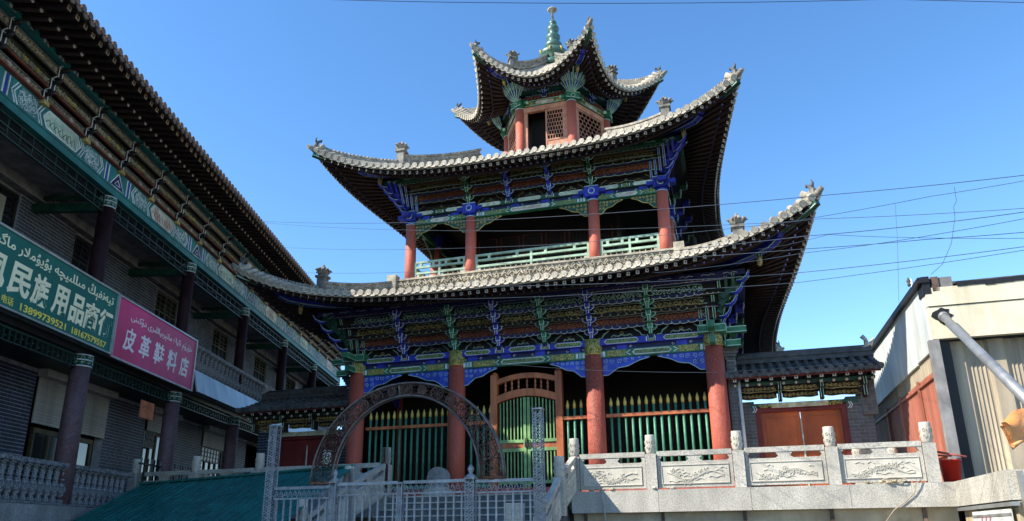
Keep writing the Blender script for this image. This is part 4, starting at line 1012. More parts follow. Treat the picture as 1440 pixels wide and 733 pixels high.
def side_gate(T, sx, xa, xb, dz, door_m, brick_m, joint_m):
    """xa..xb outer faces (X), pillars at both ends"""
    w_ = xb - xa; pw1 = .52 if sx > 0 else .58; pw2 = .70 if sx > 0 else .52
    brick_faces(T, xa, xa + pw1, .95, 1.5, 1.02, 3.86 + dz, .26, .105, brick_m, joint_m, 140)
    brick_faces(T, xb - pw2, xb, .95, 1.5, 1.02, 3.86 + dz, .26, .105, brick_m, joint_m, 140)
    if sx > 0: brick_faces(T, xb - .28, xb + .12, .80, 1.9, 3.3 + dz, 4.75 + dz, .26, .105, brick_m, joint_m, 0)
    x0, x1 = xa + pw1, xb - pw2; xm = (x0 + x1) / 2
    f_ = MB(); f_.mi = 0; f_.box(x0, x1, 1.0, 1.3, 3.52 + dz, 3.66 + dz); f_.box(x0, x0 + .16, 1.0, 1.3, 1.02, 3.52 + dz); f_.box(x1 - .16, x1, 1.0, 1.3, 1.02, 3.52 + dz); build(f_, 'door_frame', ['dull_red'], T)
    for sg in (-1, 1):
        d_ = MB(); a, b_ = sorted((xm + sg * .012, xm + sg * ((x1 - x0) / 2 - .16))); d_.box(a, b_, 1.12, 1.2, 1.05, 3.52 + dz); o = build(d_, 'door_leaf', [door_m], T)
        e_ = MB(); P = ((a + .12, 1.12, 1.2), (1, 0, 0), (0, 0, 1), (0, -1, 0)); ww = b_ - a - .24; e_.ribbon([(0, 0), (ww, 0), (ww, 2.15 + dz), (0, 2.15 + dz), (0, 0)], *P, .03, .015); build(e_, 'door_moulding', [door_m], o)
    e_ = MB(); e_.mi = 0; e_.box(xm - .02, xm + .02, 1.09, 1.12, 1.1, 3.3 + dz); build(e_, 'meeting_strip', ['cartouche'], T)
    # painted lintel with curling ends
    l_ = MB(); l_.mi = 0; l_.box(xa + .4, xb - .4, .9, 1.2, 3.68 + dz, 3.78 + dz); l_.mi = 1; l_.box(x0 + .5, x1 - .5, .88, .9, 3.62 + dz, 3.77 + dz); l_.mi = 2
    for p in scroll(w_ * .62, .16, random.Random(2)): l_.ribbon(p, (xm - w_ * .31, .895, 3.62 + dz), (1, 0, 0), (0, 0, 1), (0, -1, 0), .02, .02)
    l_.mi = 3
    for x in (x0 - .05, x1 + .05): l_.ribbon([(0, 0), (.05, -.1), (-.02, -.2)], (x, .88, 3.7 + dz), (1, 0, 0), (0, 0, 1), (0, -1, 0), .03, .02); l_.ribbon([(.06, 0), (.11, -.1), (.04, -.2)], (x, .88, 3.7 + dz), (1, 0, 0), (0, 0, 1), (0, -1, 0), .03, .02)
    build(l_, 'painted_lintel', ['deep_green', 'cartouche', 'gold', 'white_line'], T)
    # carved hanging boards and posts
    nb = 3; bw = (w_ - .3) / nb
    for i in range(nb):
        xx = xa + .1 + bw * i
        for j, zz in enumerate((3.92, 4.10)):
            c_ = MB(); c_.mi = 0; m = 9; low = [(bw * .86 * q / m, -.035 * math.sin(pi * q / m) - .018 * math.sin(3 * pi * q / m)) for q in range(m + 1)]
            c_.prism(low + [(bw * .86, .14), (0, .14)], (xx + bw * .07, .78 - j * .22, zz + dz), (1, 0, 0), (0, 0, 1), (0, 1, 0), .05)
            c_.mi = 1
            for p in scroll(bw * .8, .13, random.Random(i + j)): c_.ribbon(p, (xx + bw * .1, .78 - j * .22, zz + dz), (1, 0, 0), (0, 0, 1), (0, -1, 0), .018, .015)
            c_.ribbon(low, (xx + bw * .07, .78 - j * .22, zz + dz), (1, 0, 0), (0, 0, 1), (0, -1, 0), .022, .02)
            build(c_, 'carved_board', ['dark_wood', 'dim_gold'], T)
    for i in range(nb + 1):
        xx = xa + .1 + bw * i; c_ = MB(); c_.mi = 0; c_.box(xx - .05, xx + .05, .5, .8, 3.78 + dz, 4.32 + dz); c_.box(xx - .045, xx + .045, .34, .6, 4.1 + dz, 4.32 + dz); c_.mi = 1
        for sg in (-1, 1): c_.bar((xx + sg * .035, .49, 3.8 + dz), (xx + sg * .035, .49, 4.1 + dz), .015, .012); c_.bar((xx + sg * .035, .33, 4.1 + dz), (xx + sg * .035, .33, 4.32 + dz), .015, .012)
        build(c_, 'bracket', ['dark_wood', 'mint_line'], T)
    c_ = MB(); c_.mi = 0; c_.box(xa - .1, xb + .1, .42, .62, 4.28 + dz, 4.36 + dz); c_.mi = 1; c_.box(xa - .2, xb + .2, -.02, .06, 4.40 + dz, 4.46 + dz); build(c_, 'purlin', ['deep_green', 'dull_red'], T)
    r_ = MB(); r_.mi = 0; r_.box(-.045, .045, 0, 1.3, -.045, .045); r_.mi = 1; r_.box(-.05, .05, -.012, 0, -.05, .05); r_.mi = 2; r_.box(-.02, .02, -.016, -.012, -.02, .02)
    rm = r_.mesh('rafter', M('rafter', 'rafter_end', 'rafter')); r2 = MB(); r2.mi = 0; r2.tube([(0, 0, 0), (0, 1.2, 0)], .035, 7); r2.mi = 1; r2.lathe([(.0, -.05), (.04, -.03), (.05, 0), (.04, .03), (0, .05)], (0, -.02, 0), 9)
    rm2 = r2.mesh('round_rafter', M('rafter', 'rafter_end')); nR = int(w_ / .335)
    for i in range(nR + 1): xx = xa + w_ * i / nR; put('rafter', rm, T, (xx, .02, 4.37 + dz), rot=(.10, 0, 0)); put('round_rafter', rm2, T, (xx, .30, 4.26 + dz), rot=(.12, 0, 0))
    # roof: deck, rolls of tiles, ridge
    def prof(t): return (-.08 + 1.58 * t, 4.50 + dz + .62 * t ** 1.25)
    n_ = 8
    dk = MB(); pf = [prof(i / n_) for i in range(n_ + 1)]; back = [(3.0 - y, z) for y, z in pf[::-1]]
    poly = pf + back[1:]; poly2 = poly + [(y, z - .07) for y, z in poly[::-1]]
    dk.mi = 0; dk.prism(poly2, (xa - .25, 0, 0), (0, 1, 0), (0, 0, 1), (1, 0, 0), w_ + .5); ro = build(dk, 'roof', ['tile_dark'], T)
    nT = int((w_ + .4) / .25)
    for i in range(nT + 1):
        xx = xa - .2 + (w_ + .4) * i / nT; t_ = MB(); t_.tube([(xx, y, z + .03) for y, z in pf[::2]], .07, 7); t_.tube([(xx, pf[0][0] - .05, pf[0][1] + .03), (xx, pf[0][0], pf[0][1] + .03)], .085, 10, sm=False)
        for q in range(1, 6): y, z = prof(q / 6); t_.tube([(xx, y - .03, z + .035), (xx, y + .02, z + .045)], .082, 7)
        build(t_, 'tile_roll', ['tile_dark'], ro)
        if i < nT:
            d_ = MB(); xm2 = xx + (w_ + .4) / nT / 2; d_.prism([(-.10, .03), (-.07, -.05), (0, -.10), (.07, -.05), (.10, .03)], (xm2, pf[0][0] - .02, pf[0][1]), (1, 0, 0), (0, 0, 1), (0, -1, 0), .03); build(d_, 'drip_tile', ['tile_dark'], ro)
    rg = MB()
    for zz, hw_, hh in ((5.14, .17, .07), (5.21, .10, .09), (5.30, .14, .05), (5.35, .10, .08)): rg.box(xa - .3, xb + .3, 1.5 - hw_, 1.5 + hw_, zz + dz, zz + hh + dz - .002)
    rg.tube([(xa - .3, 1.5, 5.45 + dz), (xb + .3, 1.5, 5.45 + dz)], .07, 8); build(rg, 'ridge', ['tile_dark'], ro)
    e_ = MB(); xe = xb + .2 if sx > 0 else xa - .2
    e_.tube([(xe - .15, 1.5, 5.4 + dz), (xe + .1, 1.5, 5.52 + dz), (xe + .22, 1.5, 5.72 + dz)], [.09, .07, .02], 6); e_.tube([(xe, 1.5, 5.45 + dz), (xe - .02, 1.5, 5.68 + dz), (xe - .12, 1.5, 5.80 + dz)], [.08, .06, .07], 6); build(e_, 'ridge_beast', ['tile'], ro)
T = pthing('side_gate', 'small tiled gate with bright orange red doors and grey brick pillars, right of the tower', 'gate', 8.4, 1.2, 1.02)
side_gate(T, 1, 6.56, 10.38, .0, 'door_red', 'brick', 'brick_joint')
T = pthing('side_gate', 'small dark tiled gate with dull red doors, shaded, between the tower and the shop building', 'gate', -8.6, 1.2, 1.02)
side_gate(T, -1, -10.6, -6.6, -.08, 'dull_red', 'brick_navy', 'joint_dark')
# brick piers beside the corner columns
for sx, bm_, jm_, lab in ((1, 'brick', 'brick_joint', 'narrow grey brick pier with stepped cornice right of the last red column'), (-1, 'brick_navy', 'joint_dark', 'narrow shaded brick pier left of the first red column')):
    T = pthing('brick_pier', lab, 'pier', sx * 6.45, .6, 1.02)
    x0, x1 = sorted((sx * 6.36, sx * 6.66)); brick_faces(T, x0, x1, .35, .9, 1.38, 5.1, .26, .105, bm_, jm_, 80)
    c_ = MB()
    for j in range(4): c_.box(x0 - .04 * j, x1 + .04 * j, .33 - .05 * j, .9, 5.1 + .09 * j, 5.185 + .09 * j)
    build(c_, 'cornice', [bm_], T)
    if sx > 0: c_ = MB(); c_.tube([(6.68, .3, 1.1), (6.68, .3, 4.45)], .05, 8); build(c_, 'drain_pipe', ['banner_white'], T)

# ================================================================== THE LONG SHOP BUILDING ON THE LEFT
# frame: s runs away from the viewer along the facade, w runs into the building, origin on the column line
LRZ = pi / 2 - YL
def lw(s, w_, z): return Vector((-LLW + s * math.sin(YL) - w_ * math.cos(YL), s * math.cos(YL) + w_ * math.sin(YL), z))
def lthing(name, label, cat, s, w_, z, group=None): return thing(name, label, cat, lw(s, w_, z), LRZ, (s, w_, z), group)
LB = lthing('shop_building', 'long two storey dark brick shop building with painted eaves and columns, at left', 'building', 28, 1, -1.6)
C0, BAY = 18.48, 5.19
S0, S1_ = 7.0, 44.6
cols = [C0 + BAY * k for k in range(-2, 6)]
UW = ((0, 0, 0), (1, 0, 0), (0, 0, 1), (0, -1, 0))
def FP(s, w_, z): return ((s, w_, z), (1, 0, 0), (0, 0, 1), (0, -1, 0))
def ring(mb, c, r, z, n=12): pass
# columns
uc_ = MB(); uc_.lathe([(.21, 4.9), (.205, 6.5), (.195, 8.80)], n=20); ucm = uc_.mesh('column', M('purple_column'))
gc_ = MB(); gc_.lathe([(.26, .85), (.25, 2.4), (.235, 4.28)], n=20); gcm = gc_.mesh('column', M('mauve_column'))
def band(r, z0, z1):
    k_ = MB(); k_.mi = 0; k_.lathe([(r, z0), (r, z1)], n=20); k_.mi = 1
    for zz in (z0, (z0 + z1) / 2, z1 - .03): k_.lathe([(r + .012, zz), (r + .012, zz + .03)], n=20)
    k_.mi = 2
    for q in range(10):
        a = 2 * pi * q / 10; n_ = Vector((math.cos(a), math.sin(a), 0)); u = Vector((-math.sin(a), math.cos(a), 0))
        k_.ribbon(spiral(0, 0, .05, 0, 1, 1, 6), n_ * (r + .003) + Vector((0, 0, z0 + (z1 - z0) * .28)), u, (0, 0, 1), n_, .018, .012)
        k_.ribbon([(-.05, -.03), (0, .04), (.05, -.03)], n_ * (r + .003) + Vector((0, 0, z0 + (z1 - z0) * .76)), u, (0, 0, 1), n_, .018, .012)
    return k_.mesh('column_band', M('deep_green', 'white_line', 'mint_line'))
ub = band(.205, 8.80, 9.12); gb = band(.25, 4.28, 4.60)
for s in cols:
    o = put('column', ucm, LB, (s, 0, 0)); put('column_band', ub, o, (s, 0, 0))
    o = put('column', gcm, LB, (s, 0, 0)); put('column_band', gb, o, (s, 0, 0))
# painted fascia: one beam per half bay
for k in range(-2, 5):
    a = C0 + BAY * k; L_ = BAY
    f_ = MB(); f_.mi = 0; f_.box(a + .003, a + L_ - .003, -.16, .16, 9.18, 9.36); f_.mi = 1; f_.box(a + .003, a + L_ - .003, -.18, .16, 9.362, 9.94)
    h = .50; z = 9.40; y = -.18
    f_.mi = 2
    # triangle motif over the column, split between the two neighbouring bays
    for x0, sg in ((a, 1), (a + L_, -1)):
        f_.mi = 3; f_.prism([(sg * .0, .46), (sg * .0, .02), (sg * .34, .02)][::sg], (x0, y, z), (1, 0, 0), (0, 0, 1), (0, -1, 0), .008)
        f_.mi = 2; f_.ribbon([(0, .46), (sg * .34, .02), (0, .02)], *FP(x0, y, z), .035, .012)
        f_.ribbon([(0, .26), (sg * .14, .10), (0, .10)], *FP(x0, y, z), .03, .014)
        f_.mi = 2; f_.ribbon([(sg * .48, 0), (sg * .48, h)], *FP(x0, y, z), .045, .012); f_.mi = 4; f_.ribbon([(sg * .56, 0), (sg * .56, h)], *FP(x0, y, z), .06, .010)
        f_.mi = 2; f_.ribbon([(sg * .64, 0), (sg * .64, h)], *FP(x0, y, z), .03, .012)
        for d_ in (0, .09): f_.ribbon([(sg * (.90 + d_), 0), (sg * (.74 + d_), h / 2), (sg * (.90 + d_), h)], *FP(x0, y, z), .035, .012)
        xa_, xb_ = sorted((x0 + sg * .98, x0 + sg * 1.62)); f_.mi = 5; f_.box(xa_, xb_, y - .006, y, z + .02, z + h - .02); f_.mi = 2
        for p in scroll(xb_ - xa_, h - .06, random.Random(k + sg), cell=.2): f_.ribbon(p, *FP(xa_, y - .006, z + .03), .014, .008)
        for d_ in (0, .09): f_.ribbon([(sg * (1.78 + d_), 0), (sg * (1.64 + d_), h / 2), (sg * (1.78 + d_), h)], *FP(x0, y, z), .03, .012)
    fo = build(f_, 'painted_beam', ['teal_paint', 'teal_paint', 'white_line', 'navy', 'blue', 'fascia_scroll'], LB)
    cw = L_ - 2 * 1.85; c_ = MB(); oc = octagon(cw, .44, .16); c_.prism(oc, (a + 1.85, y, z + .03), (1, 0, 0), (0, 0, 1), (0, -1, 0), .014)
    co = build(c_, 'cartouche', ['cartouche' if k % 2 == 0 else 'cartouche_green'], fo)
    e_ = MB(); e_.mi = 0; e_.ribbon(oc + oc[:1], *FP(a + 1.85, y - .014, z + .03), .04, .014)
    e_.mi = 1; rnd = random.Random(k + 40)
    for q in range(7):   # painted landscape: ridges
        x = .2 + q * (cw - .5) / 6; e_.ribbon([(x - .12, .06 + rnd.uniform(0, .06)), (x - .03, .16 + rnd.uniform(0, .12)), (x + .03, .20 + rnd.uniform(0, .10)), (x + .1, .12), (x + .16, .06)], *FP(a + 1.85, y - .014, z + .03), .022, .004)
    build(e_, 'cartouche_edge', ['white_line', 'rust_line' if k % 2 == 0 else 'deep_green'], fo)
# rust strip, three carved rows and stepped arms
SP = BAY / 3
arm = MB()
for (y, z, dy, dz_) in ((-.24, 9.95, .26, .28), (-.36, 10.26, .3, .28), (-.50, 10.57, .3, .28)):
    arm.mi = 0; arm.box(-.07, .07, y, y + dy + .1, z, z + dz_)
    arm.mi = 1
    for sg in (-1, 1): arm.ribbon([(-.0, 0), (0, dz_ * .55), (0, dz_)], (sg * .07, y - .002, z), (1, 0, 0), (0, 0, 1), (0, -1, 0), .024, .012)
    arm.ribbon([(-.07, dz_), (.07, dz_)], (0, y - .002, z), (1, 0, 0), (0, 0, 1), (0, -1, 0), .022, .012)
    arm.bar((-.07, y, z + dz_), (-.1, y - .13, z + dz_ + .03), .022, .022); arm.bar((.07, y, z + dz_), (.1, y - .13, z + dz_ + .03), .022, .022)
    arm.mi = 0; arm.tube([(0, y + .05, z + dz_ * .7), (0, y - .16, z + dz_ * .8), (0, y - .22, z + dz_ * 1.05)], [.06, .05, .02], 6)
arm.mi = 2; arm.box(-.10, .10, -.30, -.16, 9.86, 9.97)
am = arm.mesh('bracket_arm', M('black_frame', 'white_line', 'dim_gold'))
rowm = []
for j, (y, z, hh, col_) in enumerate(((-.20, 10.0, .20, 'dim_gold'), (-.34, 10.31, .20, 'dim_gold'), (-.48, 10.62, .18, 'dim_gold'))):
    vs = []
    for v_ in range(2):
        r_ = MB(); w_ = SP - .2; r_.mi = 0; r_.box(.1, .1 + w_, y, y + .06, z, z + hh)
        rnd = random.Random(j * 3 + v_)
        r_.mi = 1
        for p in scroll(w_ - .06, hh - .02, rnd, cell=hh * .62): r_.ribbon(p, *FP(.13, y, z + .01), .017, .022)
        r_.mi = 2
        r_.ribbon([(0, hh), (w_, hh)], *FP(.1, y, z), .022, .03); r_.ribbon([(0, 0), (w_, 0)], *FP(.1, y, z), .018, .025)
        r_.mi = 3
        for q in range(2 if j < 2 else 0):
            x = .35 + rnd.uniform(0, w_ - .6)
            for t_ in range(5): a = t_ * 2 * pi / 5; r_.ribbon(spiral(x + .035 * math.cos(a), hh / 2 + .035 * math.sin(a), .03, a, .8, 1, 5), *FP(0.1, y, z), .022, .035)
        vs.append((r_, hh, y, z))
    me_ = []
    for (r_, hh, y, z) in vs: me_.append(r_.mesh('carved_board', M('dim_panel', 'carve_beige', 'slab_gray' if j != 1 else 'deep_green', 'gold' if j else 'flower_white')))
    rowm.append(me_)
nsp = int((S1_ - (C0 - 2 * BAY)) / SP)
st_ = MB(); st_.box(.10, SP - .10, -.30, -.12, 9.95, 9.992); st_.box(.10, SP - .10, -.37, -.30, 10.255, 10.285)
stm = st_.mesh('rust_strip', M('rust_dark')); 
for i in range(nsp):
    s = C0 - 2 * BAY + i * SP
    put('bracket_arm', am, LB, (s, 0, 0)); put('rust_strip', stm, LB, (s, 0, 0))
    for j in range(3): put('carved_board', rowm[j][(i + j) % 2], LB, (s, 0, 0))
    t_ = MB(); t_.mi = 0; t_.box(s + .002, s + SP - .002, -.66, -.44, 10.86, 11.02); t_.mi = 1
    for q in range(3):
        for d_ in (-.07, .07):
            x = s + SP * (q + .5) / 3 + d_
            for e in range(5): a = e * 2 * pi / 5; t_.prism([(.022 * math.cos(b_ * pi / 3) + .03 * math.cos(a), .022 * math.sin(b_ * pi / 3) + .03 * math.sin(a)) for b_ in range(6)], (x, -.66, 10.94), (1, 0, 0), (0, 0, 1), (0, -1, 0), .012)
    build(t_, 'flower_beam', ['teal_paint', 'flower_white'], LB)
bk_ = MB(); bk_.box(S0, S1_, -.12, 2.2, 9.94, 11.2); bk_.box(S0, S1_, -.46, -.1, 10.84, 11.05); bk_.box(S0, S1_, -.32, -.1, 10.5, 10.86); build(bk_, 'eave_core', ['dark_wood'], LB)
# eaves: deck, rafters with flowers, square rafters, tiles
ro = MB(); pf = [(-1.98, 11.02), (-1.0, 11.22), (0, 11.6), (1.2, 12.2), (2.6, 13.0), (3.0, 13.0), (3.0, 12.7)]
lo = [(-1.93, 10.95), (-1.0, 11.10), (0, 11.3), (3.0, 11.3)]
ro.mi = 1; ro.prism(pf + lo[::-1], (S0, 0, 0), (0, 1, 0), (0, 0, 1), (1, 0, 0), S1_ - S0); LR = build(ro, 'roof', ['tile_left', 'soffit'], LB)
r_ = MB(); r_.mi = 0; r_.box(-.055, .055, 0, 1.4, -.055, .055); r_.mi = 1; r_.box(-.06, .06, -.012, 0, -.06, .06); r_.mi = 0; r_.box(-.03, .03, -.018, -.012, -.03, .03)
rm = r_.mesh('square_rafter', M('rafter', 'rafter_end_dim'))
r_ = MB(); r_.mi = 0; r_.tube([(0, 0, 0), (0, 1.3, .0)], .055, 8); r_.mi = 1
for e in range(5): a = e * 2 * pi / 5; r_.prism([(.024 * math.cos(b_ * pi / 3) + .03 * math.cos(a), .024 * math.sin(b_ * pi / 3) + .03 * math.sin(a)) for b_ in range(6)], (0, 0, 0), (1, 0, 0), (0, 0, 1), (0, -1, 0), .012)
rm2 = r_.mesh('round_rafter', M('rafter', 'flower_white'))
tl = MB(); tl.tube([(0, -.02, 0), (0, .7, .13)], .075, 8); tl.tube([(0, -.06, 0), (0, -.02, 0)], .09, 9, sm=False)
tlm = tl.mesh('eave_tile', M('tile_left'))
dt = MB(); dt.prism([(-.11, .02), (-.08, -.06), (0, -.11), (.08, -.06), (.11, .02)], (0, 0, 0), (1, 0, 0), (0, 0, 1), (0, -1, 0), .03); dtm = dt.mesh('drip_tile', M('tile_left'))
n_ = int((S1_ - 11.5) / .30)
for i in range(n_):
    s = 11.5 + i * .30
    put('square_rafter', rm, LR, (s, -1.88, 10.90), rot=(.13, 0, 0)); put('round_rafter', rm2, LR, (s + .05, -1.25, 10.90), rot=(.10, 0, 0))
for i in range(int((S1_ - 11.5) / .25)):
    s = 11.5 + i * .25; put('eave_tile', tlm, LR, (s, -1.98, 11.10)); put('drip_tile', dtm, LR, (s + .125, -1.99, 11.03))
e_ = MB(); e_.box(11, S1_, -1.90, -1.84, 10.965, 11.01); e_.box(11, S1_, -1.22, -1.16, 10.965, 11.02); build(e_, 'eave_board', ['dark_red'], LR)
# hanging lattice under the beam
ZT = 9.16
for k in range(-2, 5):
    a = C0 + BAY * k + .21; L_ = BAY - .42
    h_ = MB(); h_.mi = 0
    for z in (8.62, 8.86, 9.10): h_.box(a, a + L_, -.03, .03, z, z + .035)
    n_ = 11
    for q in range(n_ + 1):
        x = a + L_ * q / n_; h_.box(x - .011, x + .011, -.02, .02, 8.655, 9.10)
        if q < n_: h_.box(x + .011, x + L_ / n_ - .011, -.012, .012, 8.74 + (.0 if q % 2 else .06), 8.755 + (.0 if q % 2 else .06))
    build(h_, 'hanging_lattice', ['lattice_green'], LB)
# gallery ceiling, cross beams
c_ = MB(); c_.box(S0, S1_, .16, 2.06, 9.30, 9.42); build(c_, 'gallery_ceiling', ['slab_gray'], LB)
for s in cols:
    c_ = MB(); c_.box(s - .09, s + .09, .16, 2.06, 8.72, 8.95); c_.box(s - .06, s + .06, .16, 2.06, 9.08, 9.2); build(c_, 'tie_beam', ['deep_green'], LB)
    c_ = MB()
    for q in range(3): c_.ribbon(spiral(.3 + .5 * q, .07, .07, 0, 1.2, 1, 7), (s - .06, .2, 8.96), (0, 1, 0), (0, 0, 1), (-1, 0, 0), .02, .02)
    build(c_, 'tie_beam_scroll', ['tile_left'], LB)
# lower soffit beam of pale plaster on the wall head
c_ = MB(); c_.box(S0, S1_, 1.80, 2.05, 9.02, 9.30); build(c_, 'wall_head', ['slab_gray'], LB)
# ---- walls: mortar body with openings, bricks, windows
WL = 2.06
def wall_strip(name, s0, s1, z0, z1, mt):
    b_ = MB(); b_.box(s0, s1, WL + .02, WL + .30, z0, z1); return build(b_, name, [mt], LB)
upper_win = [(10.2, 12.2), (15.5, 17.95)] + [(20.5 + BAY * k, 22.25 + BAY * k) for k in range(5)]
UZ0, UZ1 = 6.6, 8.95
def openings(lst, s0, s1):
    segs = []; c = s0
    for a, b_ in lst:
        if a > c: segs.append((c, a))
        c = b_
    if c < s1: segs.append((c, s1))
    return segs
for a, b_ in openings(upper_win, S0, S1_): wall_strip('mortar', a, b_, 5.4, 9.3, 'joint_dark')
for a, b_ in upper_win: wall_strip('mortar', a, b_, 5.4, UZ0, 'joint_dark'); wall_strip('lintel', a, b_, UZ1, 9.3, 'slab_gray')
BL, BH = .30, .10
bm = MB(); bm.box(-BL / 2 + .011, BL / 2 - .011, .008, .03, .011, BH - .011)
bme = {k_: None for k_ in ('brick_dark', 'brick_navy')}
for k_ in bme: bme[k_] = bm.mesh('brick', M(k_))
def bricks(z0, z1, segs, mt, nmax, cond=lambda s, z: True):
    stash = MB(); made = 0; rnd = random.Random(9); rows = int((z1 - z0) / BH)
    cand = []
    for r_ in range(rows):
        z = z0 + r_ * BH
        for a, b_ in segs(z):
            x = math.floor(a / BL) * BL - (BL / 2 if r_ % 2 else 0)
            while x < b_:
                p, q = max(x, a), min(x + BL, b_)
                if q - p > .05: cand.append((p, q, z))
                x += BL
    cand.sort(key=lambda c: (0 if cond(c[0], c[2]) else 1, c[0]))
    for p, q, z in cand:
        j = rnd.uniform(-.003, .003)
        if made < nmax and q - p > BL - .01: put('brick', bme[mt], LB, ((p + q) / 2, WL + j, z)); made += 1
        else: stash.box(p + .011, q - .011, WL + .008 + j, WL + j + .03, z + .011, z + BH - .011)
    build(stash, 'brick', [mt], LB, kind='stuff', label='rest of the brickwork, ' + ('upper storey' if mt == 'brick_dark' else 'ground storey'))
def useg(z):
    return openings([] if (z + BH <= UZ0 or z >= UZ1) else upper_win, 13.0, 41.0)
bricks(5.6, 9.0, useg, 'brick_dark', 150, lambda s, z: 17.9 < s < 26 and z > 6.4)
def window(s0, s1, z0, z1, blind, leaves=2, frame='black_frame'):
    f_ = MB(); t = .07
    f_.box(s0, s1, WL + .06, WL + .16, z1 - t, z1 - .003); f_.box(s0, s1, WL + .06, WL + .16, z0, z0 + t)
    n_ = leaves * 2
    for q in range(n_ + 1): x = s0 + (s1 - s0 - t) * q / n_; f_.box(x, x + t * (1 if q % 2 == 0 else .5), WL + .06, WL + .16, z0 + t, z1 - t)
    f_.box(s0, s1, WL + .07, WL + .15, z0 + (z1 - z0) * .68, z0 + (z1 - z0) * .68 + .05)
    o = build(f_, 'window', [frame], LB)
    for q in range(leaves):
        p_ = MB(); x = s0 + .05 + (s1 - s0 - .1) * q / leaves; p_.box(x, x + (s1 - s0 - .1) / leaves - .02, WL + .10, WL + .11, z0 + .05, z1 - .05); build(p_, 'pane', ['glass'], o)
    # lattice of the upper lights
    l_ = MB()
    for q in range(6): x = s0 + .1 + (s1 - s0 - .2) * q / 5; l_.box(x, x + .02, WL + .05, WL + .07, z0 + (z1 - z0) * .7, z1 - .1)
    for q in range(3): z = z0 + (z1 - z0) * (.74 + .08 * q); l_.box(s0 + .1, s1 - .1, WL + .05, WL + .07, z, z + .02)
    build(l_, 'lattice', ['yellow_frame' if frame != 'black_frame' else frame], o)
    if blind: b_ = MB(); b_.box(s0 + .12, s0 + (s1 - s0) * .8, WL + .035, WL + .045, z0 + (z1 - z0) * .45, z1 - .25); build(b_, 'blind', ['blind'], o)
    return o
for i, (a, b_) in enumerate(upper_win):
    o = window(a + .01, b_ - .01, UZ0 + .01, UZ1 - .01, i == 1, 2, 'black_frame' if i < 3 else 'yellow_frame')
    if i in (4, 5):
        for q in range(3): b2 = MB(); x = a + .35 + q * .3; b2.box(x, x + .2, WL + .03, WL + .04, UZ0 + .35, UZ0 + .95 + .1 * (q % 2)); build(b2, 'bright_pane', ['pane_light'], o)
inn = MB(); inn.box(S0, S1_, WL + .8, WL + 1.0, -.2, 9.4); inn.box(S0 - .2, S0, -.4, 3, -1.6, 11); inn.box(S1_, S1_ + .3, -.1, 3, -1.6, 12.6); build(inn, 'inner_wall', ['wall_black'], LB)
# ---- upper balcony
c_ = MB(); c_.box(S0, S1_, -.30, 2.3, 4.78, 5.38); build(c_, 'balcony_slab', ['slab_gray'], LB)
c_ = MB(); c_.box(S0, S1_, -.12, 2.1, 4.60, 4.775); build(c_, 'balcony_beam', ['black_frame'], LB)
n_ = int((S1_ - 24.2) / 1.6)
for i in range(12):
    s = 24.2 + i * 1.5; c_ = MB(); P = [(0, 4.70), (0, 5.50)]
    c_.prism([(-.56, 4.74), (-.50, 4.74), (-.30, 5.50), (-.36, 5.50)][::-1], (s + .004, 0, 0), (0, 1, 0), (0, 0, 1), (1, 0, 0), 1.492); build(c_, 'metal_sheet', ['sheet_pale'], LB)
def baluster(z0, h, r):
    mb = MB(); mb.lathe([(r * .9, z0), (r * .9, z0 + h * .06), (r * .55, z0 + h * .10), (r * .6, z0 + h * .16), (r, z0 + h * .32), (r * .95, z0 + h * .42), (r * .5, z0 + h * .60), (r * .48, z0 + h * .62), (r * .7, z0 + h * .66), (r * .5, z0 + h * .70), (r * .62, z0 + h * .84), (r * .5, z0 + h * .92), (r * .9, z0 + h * .95), (r * .9, z0 + h)], n=10); return mb
T = lthing('balcony_balustrade', 'weathered grey balustrade of turned balusters along the upper balcony, right of the pink sign', 'balustrade', 33, -.1, 5.38, 'turned baluster railings of the shop building')
bmz = baluster(5.46, .88, .14).mesh('baluster', M('stone_balustrade')); s = 13.0
for i in range(int((43.5 - 13) / .36)): put('baluster', bmz, T, (13.0 + i * .36, -.12, 0))
c_ = MB(); c_.box(12.8, 43.8, -.24, 0, 6.345, 6.46); build(c_, 'handrail', ['stone_balustrade'], T); c_ = MB(); c_.box(12.8, 43.8, -.22, -.02, 5.385, 5.455); build(c_, 'base_rail', ['stone_balustrade'], T)
T = lthing('veranda_balustrade', 'grey balustrade of fat turned balusters before the ground floor wall at lower left', 'balustrade', 18, -.1, .8, 'turned baluster railings of the shop building')
bmz = baluster(.86, .84, .125).mesh('baluster', M('stone_balustrade'))
for i in range(int((21.3 - 13) / .275)): put('baluster', bmz, T, (13.1 + i * .275, -.1, 0))
c_ = MB(); c_.box(12.9, 21.5, -.22, .02, 1.705, 1.81); build(c_, 'handrail', ['stone_balustrade'], T); c_ = MB(); c_.box(12.9, 21.5, -.20, 0, .80, .855); build(c_, 'base_rail', ['stone_balustrade'], T)
c_ = MB(); c_.box(S0, S1_, -.35, 2.3, .35, .78); build(c_, 'veranda_slab', ['granite_dark'], LB); c_ = MB(); c_.box(S0, S1_, -.25, 2.3, -1.6, .34); build(c_, 'veranda_base', ['slab_gray'], LB)
